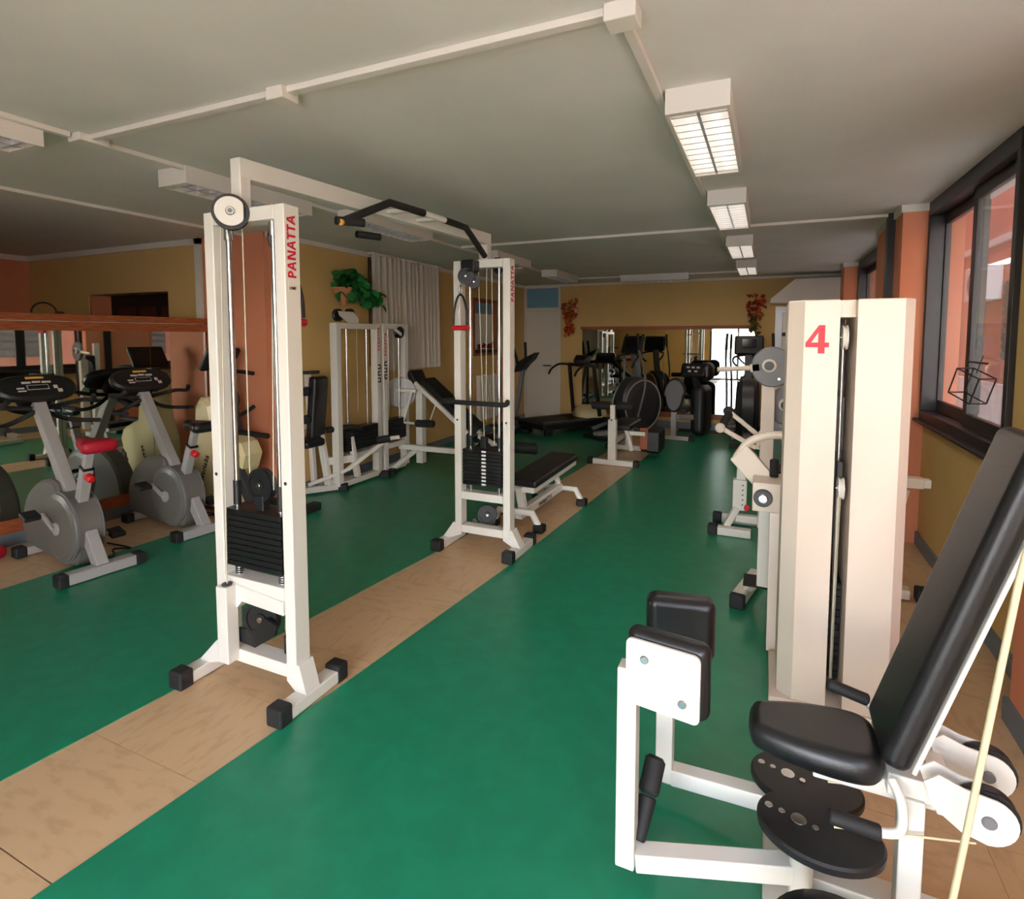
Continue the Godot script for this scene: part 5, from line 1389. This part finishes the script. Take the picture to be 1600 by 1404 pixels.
# ---------------------------------------------------------------- machine behind number 4
func build_right_machines() -> void:
	var t := thing("pec_machine", "white machine with grey round covers behind the machine number 4", "gym machine", Vector3(0.1, 0, -4.9))
	P(t, "column", B(-0.035, 0.1, -4.85, 0.062, 1.24, -4.75, 0.006), M.cream)
	for q in [[0.035, 1.375, -4.74], [0.16, 1.06, -4.92]]:
		var c := Vector3(q[0], q[1], q[2])
		var pp := PackedVector2Array()
		for i in 40:
			var a := TAU * i / 40.0
			pp.append(Vector2(cos(a) * 0.15, sin(a) * 0.155))
		var d := P(t, "round_cover", MB.new().ext(pp, Transform3D(Basis(), c), 0.05, 0.01, true), M.midgrey)
		P(d, "hub_ring", MB.new().lathe([[0.0, 0.03], [0.038, 0.03], [0.05, 0.026], [0.052, 0.0]], Transform3D(Basis(), c + Vector3(-0.02, 0.01, 0.02)), 24), M.trim)
		P(d, "hub", MB.new().cyl(c + Vector3(-0.02, 0.01, 0.045), c + Vector3(-0.02, 0.01, 0.056), 0.034, -1, 20, 0.003), M.darkgrey)
		P(d, "bolt", MB.new().cyl(c + Vector3(0.05, -0.09, 0.02), c + Vector3(0.05, -0.09, 0.032), 0.012, -1, 12, 0.002), M.steel)
	rod(t, "press_arm", M.cream, Vector3(-0.36, 1.345, -4.76), Vector3(-0.10, 1.365, -4.74), 0.02, 14, 0.004)
	bar(t, "press_arm", M.cream, Vector3(-0.12, 1.362, -4.74), Vector3(-0.05, 1.372, -4.74), 0.05, 0.06)
	bar(t, "head_bracket", M.cream, Vector3(0.03, 1.2, -4.8), Vector3(0.03, 1.38, -4.8), 0.08, 0.06)
	# two low arms with rollers
	bar(t, "low_arm", M.cream, Vector3(-0.32, 0.885, -4.72), Vector3(-0.06, 0.745, -4.72), 0.03, 0.035)
	bar(t, "low_arm", M.cream, Vector3(-0.27, 0.995, -4.9), Vector3(-0.03, 0.80, -4.9), 0.03, 0.035)
	bar(t, "arm_link", M.cream, Vector3(-0.05, 0.745, -4.72), Vector3(-0.03, 0.84, -4.9), 0.03, 0.035)
	rod(t, "arm_roller", M.rubber, Vector3(-0.31, 0.90, -4.75), Vector3(-0.27, 0.98, -4.88), 0.032, 14, 0.008)
	rod(t, "roller_cap", M.cream, Vector3(-0.325, 0.885, -4.69), Vector3(-0.325, 0.885, -4.74), 0.038, 18, 0.008)
	rod(t, "roller_cap", M.black, Vector3(-0.285, 1.0, -4.88), Vector3(-0.27, 1.0, -4.94), 0.036, 16, 0.008)
	# adjustable lower column with feet
	P(t, "adjusting_column", B(-0.225, 0.2, -4.92, -0.12, 0.45, -4.84, 0.005), M.white)
	for i in 5:
		P(t, "pin_hole", MB.new().cyl(Vector3(-0.15, 0.25 + i * 0.04, -4.842), Vector3(-0.15, 0.25 + i * 0.04, -4.838), 0.006, -1, 10), M.darkgrey)
	P(t, "adjusting_sleeve", B(-0.2, 0.45, -4.9, -0.13, 0.54, -4.86, 0.004), M.white)
	bar(t, "slant_strut", M.white, Vector3(-0.19, 0.22, -4.86), Vector3(-0.27, 0.06, -4.84), 0.05, 0.05)
	bar(t, "link_bar", M.white, Vector3(-0.2, 0.13, -4.88), Vector3(0.2, 0.13, -4.88), 0.06, 0.06)
	rod(t, "red_knob", M.red, Vector3(-0.115, 0.235, -4.80), Vector3(-0.115, 0.235, -4.84), 0.022, 16, 0.006)
	bar(t, "foot_bar", M.white, Vector3(-0.33, 0.04, -4.78), Vector3(-0.08, 0.04, -4.78), 0.07, 0.065)
	foot_cap(t, Vector3(-0.33, 0.042, -4.78), Vector3.LEFT, 0.085, 0.085, 0.075)
	bar(t, "foot_bar", M.white, Vector3(-0.32, 0.04, -5.12), Vector3(0.1, 0.04, -5.12), 0.07, 0.065)
	foot_cap(t, Vector3(-0.32, 0.042, -5.12), Vector3.LEFT, 0.085, 0.085, 0.075)
	pad(t, "seat", M.vinyl, at3(0.28, 0.52, -4.95), Vector3(0.36, 0.08, 0.34), 0.03)
	pad(t, "backrest", M.vinyl, at3(0.42, 0.95, -5.0), Vector3(0.08, 0.7, 0.3), 0.03)
	bar(t, "rear_column", M.white, Vector3(0.42, 0.03, -5.15), Vector3(0.42, 1.5, -5.15), 0.08, 0.08)

# ---------------------------------------------------------------- curtain, plants, flowers
func leaf_mesh(l: float, w: float) -> ArrayMesh:
	var mb := MB.new()
	var pts := [Vector3(0, 0, 0), Vector3(w * 0.5, l * 0.12, l * 0.35), Vector3(w * 0.42, l * 0.05, l * 0.7), Vector3(0, -l * 0.12, l), Vector3(-w * 0.42, l * 0.05, l * 0.7), Vector3(-w * 0.5, l * 0.12, l * 0.35)]
	var mid := Vector3(0, -0.004, l * 0.5)
	for i in 6:
		for s in [1.0, -1.0]:
			var o := Vector3(0, 0.0006 * s, 0)
			mb.tri(pts[i] + o, pts[(i + 1) % 6] + o, mid + o, Vector3(0, s, 0), Vector3(0, s, 0), Vector3(0, s, 0))
	return mb.mesh()

func inst(parent: Node, called: String, mesh: Mesh, m: Material, xf: Transform3D) -> void:
	var o := MeshInstance3D.new()
	o.name = numbered(parent, called)
	o.mesh = mesh
	o.material_override = m
	parent.add_child(o)
	o.transform = xf

func build_decor() -> void:
	var rng := RandomNumberGenerator.new()
	rng.seed = 12
	# pleated curtain
	var mb := MB.new()
	var n := 150
	var za := -5.42
	var zb := -6.92
	var rows := [YC - 0.005, 2.45, 2.0, 1.6, 1.19]
	var prof := []
	for i in n + 1:
		var f := float(i) / n
		prof.append([lerpf(za, zb, f), sin(f * TAU * 15.0 + sin(f * 23.0) * 1.2)])
	for s in [0.0, 0.006]:
		for r in rows.size() - 1:
			for i in n:
				var a0 := 0.03 + 0.006 * r
				var a1 := 0.03 + 0.006 * (r + 1)
				var X: float = XL + 0.08 + s
				var p := Vector3(X + prof[i][1] * a0, rows[r], prof[i][0]); var q := Vector3(X + prof[i + 1][1] * a0, rows[r], prof[i + 1][0])
				var u := Vector3(X + prof[i + 1][1] * a1, rows[r + 1], prof[i + 1][0]); var v := Vector3(X + prof[i][1] * a1, rows[r + 1], prof[i][0])
				var nn := (q - p).cross(v - p).normalized()
				if (nn.x < 0.0) == (s > 0.0): nn = -nn
				mb.quad(p, q, u, v, nn)
	var c := thing("curtain", "pleated greyish white curtain on the left wall window", "curtain", Vector3(XL + 0.07, 1.19, -6.2))
	P(c, "curtain_cloth", mb, M.curtain)
	P(c, "curtain_rail", B(XL + 0.03, YC - 0.03, za + 0.02, XL + 0.11, YC - 0.002, zb - 0.02), M.trim)
	# plant in a clay wall pot
	var pl := thing("wall_plant", "green leafy plant in a terracotta wall pot left of the curtain", "potted plant", Vector3(XL + 0.1, 1.95, -4.9))
	P(pl, "pot", MB.new().lathe([[0.0, 0.0], [0.02, 0.0], [0.11, 0.17], [0.12, 0.19], [0.1, 0.19], [0.09, 0.15], [0.0, 0.15]], Transform3D(Basis(Vector3(1, 0, 0), Vector3(0, 0, -1), Vector3.UP), Vector3(XL + 0.12, 1.95, -4.87)), 20), M.clay)
	var lm := leaf_mesh(0.12, 0.11)
	for i in 140:
		var k := rng.randf()
		var base: Vector3
		if i < 85:
			base = Vector3(XL + 0.14 + rng.randf_range(-0.07, 0.1), 2.14 + rng.randf_range(-0.06, 0.2), -4.93 + rng.randf_range(-0.2, 0.16))
		else:
			var f := rng.randf()
			base = Vector3(XL + 0.16 + rng.randf_range(-0.06, 0.08), lerpf(2.15, 2.06, f) + rng.randf_range(-0.08, 0.08), lerpf(-5.0, -5.4, f))
		var b := Basis(Vector3.UP, rng.randf_range(0.0, TAU)) * Basis(Vector3.RIGHT, rng.randf_range(0.1, 1.3))
		inst(pl, "leaf", lm, M.leaf if k < 0.6 else M.leaf2, Transform3D(b, base - pl.position))
	# dried flower garlands on the far wall
	var pm := leaf_mesh(0.085, 0.075)
	for g in 2:
		var x := -3.40 if g == 0 else -0.20
		var fl := thing("flower_garland", "orange dried flower garland left of the far mirror, beside the door" if g == 0 else "orange flower garland with hanging leaves right of the far mirror", "flower garland", Vector3(x, 1.65, ZF + 0.06), "flower garlands on the far wall")
		rod(fl, "stem", M.dryleaf, Vector3(x, 1.68, ZF + 0.05), Vector3(x, 2.28, ZF + 0.05), 0.008, 6)
		for i in 95:
			var f := rng.randf()
			var w := 0.13 if f > 0.55 else 0.075
			var p := Vector3(x + rng.randf_range(-w, w), lerpf(1.66, 2.27, f), ZF + 0.04 + rng.randf_range(0.0, 0.08))
			var b := Basis(Vector3.UP, rng.randf_range(-1.3, 1.3)) * Basis(Vector3.RIGHT, rng.randf_range(-1.4, 1.4))
			var m: Material = M.petal if rng.randf() < 0.6 else M.petal2
			if g == 1 and f < 0.5: m = M.dryleaf
			inst(fl, "petal", pm, m, Transform3D(b, p - fl.position))
		P(fl, "bow", MB.new().rbox(at3(x + (0.13 if g == 0 else 0.02), 2.1, ZF + 0.08), Vector3(0.09, 0.1, 0.05), 0.024, 3), M.pinkbow)
	# left wall: radiator, flower box under the small window
	var rd := thing("radiator", "white radiator under the small window in the left wall", "radiator", Vector3(XL + 0.06, 0.24, -8.45))
	for i in 9:
		P(rd, "fin", B(XL + 0.02, 0.24, -8.12 - i * 0.075, XL + 0.1, 0.98, -8.12 - i * 0.075 - 0.065, 0.012), M.trim)
	for i in 2:
		bar(rd, "leg", M.trim, Vector3(XL + 0.06, 0.0, -8.2 - i * 0.5), Vector3(XL + 0.06, 0.26, -8.2 - i * 0.5), 0.03, 0.03)
	var fb := thing("flower_box", "dark red flowers on the sill of the small left window", "flowers", Vector3(XL + 0.0, 1.34, -8.5))
	P(fb, "planter", B(XL - 0.06, 1.34, -8.12, XL + 0.05, 1.40, -8.88, 0.01), M.darkwood)
	var dm := mat(rgb(120, 26, 28), 0.8)
	for i in 30:
		var b := Basis(Vector3.UP, rng.randf_range(0, TAU)) * Basis(Vector3.RIGHT, rng.randf_range(-1.2, 0.4))
		inst(fb, "petal", pm, dm, Transform3D(b, Vector3(rng.randf_range(-0.03, 0.03), 0.06 + rng.randf_range(0.0, 0.06), rng.randf_range(-0.35, 0.35))))
	# orange pier beside the radiator
	struct("trim_6", B(XL, 0, -9.12, XL + 0.05, 1.25, -8.95), M.orange, "narrow orange pier on the left wall")
	# black cable loop lying on the ledge of the mirror wall
	var lp := []
	for i in 15:
		var a := PI * i / 14.0
		lp.append(Vector3(-5.36, 1.797 + sin(a) * 0.085, -2.62 + cos(a) * 0.09))
	var cl := thing("cable_loop", "black cable loop standing on the wooden ledge at the left", "cable", Vector3(-5.36, 1.79, -2.62))
	P(cl, "loop", MB.new().tube(lp, 0.007, 8), M.black)
	P(cl, "plug", B(-5.375, 1.792, -2.76, -5.345, 1.815, -2.70, 0.006), M.darkwood)
	# red bag at the left edge of the picture
	var rb := thing("red_bag", "small red bag on the floor at the left edge, beside the bike", "bag", Vector3(-5.02, 0, -2.08))
	pad(rb, "bag_body", M.redseat, Transform3D(rot(Vector3.UP, 20), Vector3(-5.05, 0.045, -2.05)), Vector3(0.13, 0.09, 0.16), 0.035)
	pipe(rb, "bag_strap", M.red, curve([Vector3(-5.05, 0.08, -2.0), Vector3(-5.04, 0.12, -2.03), Vector3(-5.04, 0.12, -2.07), Vector3(-5.05, 0.08, -2.1)], 4), 0.008, 6)
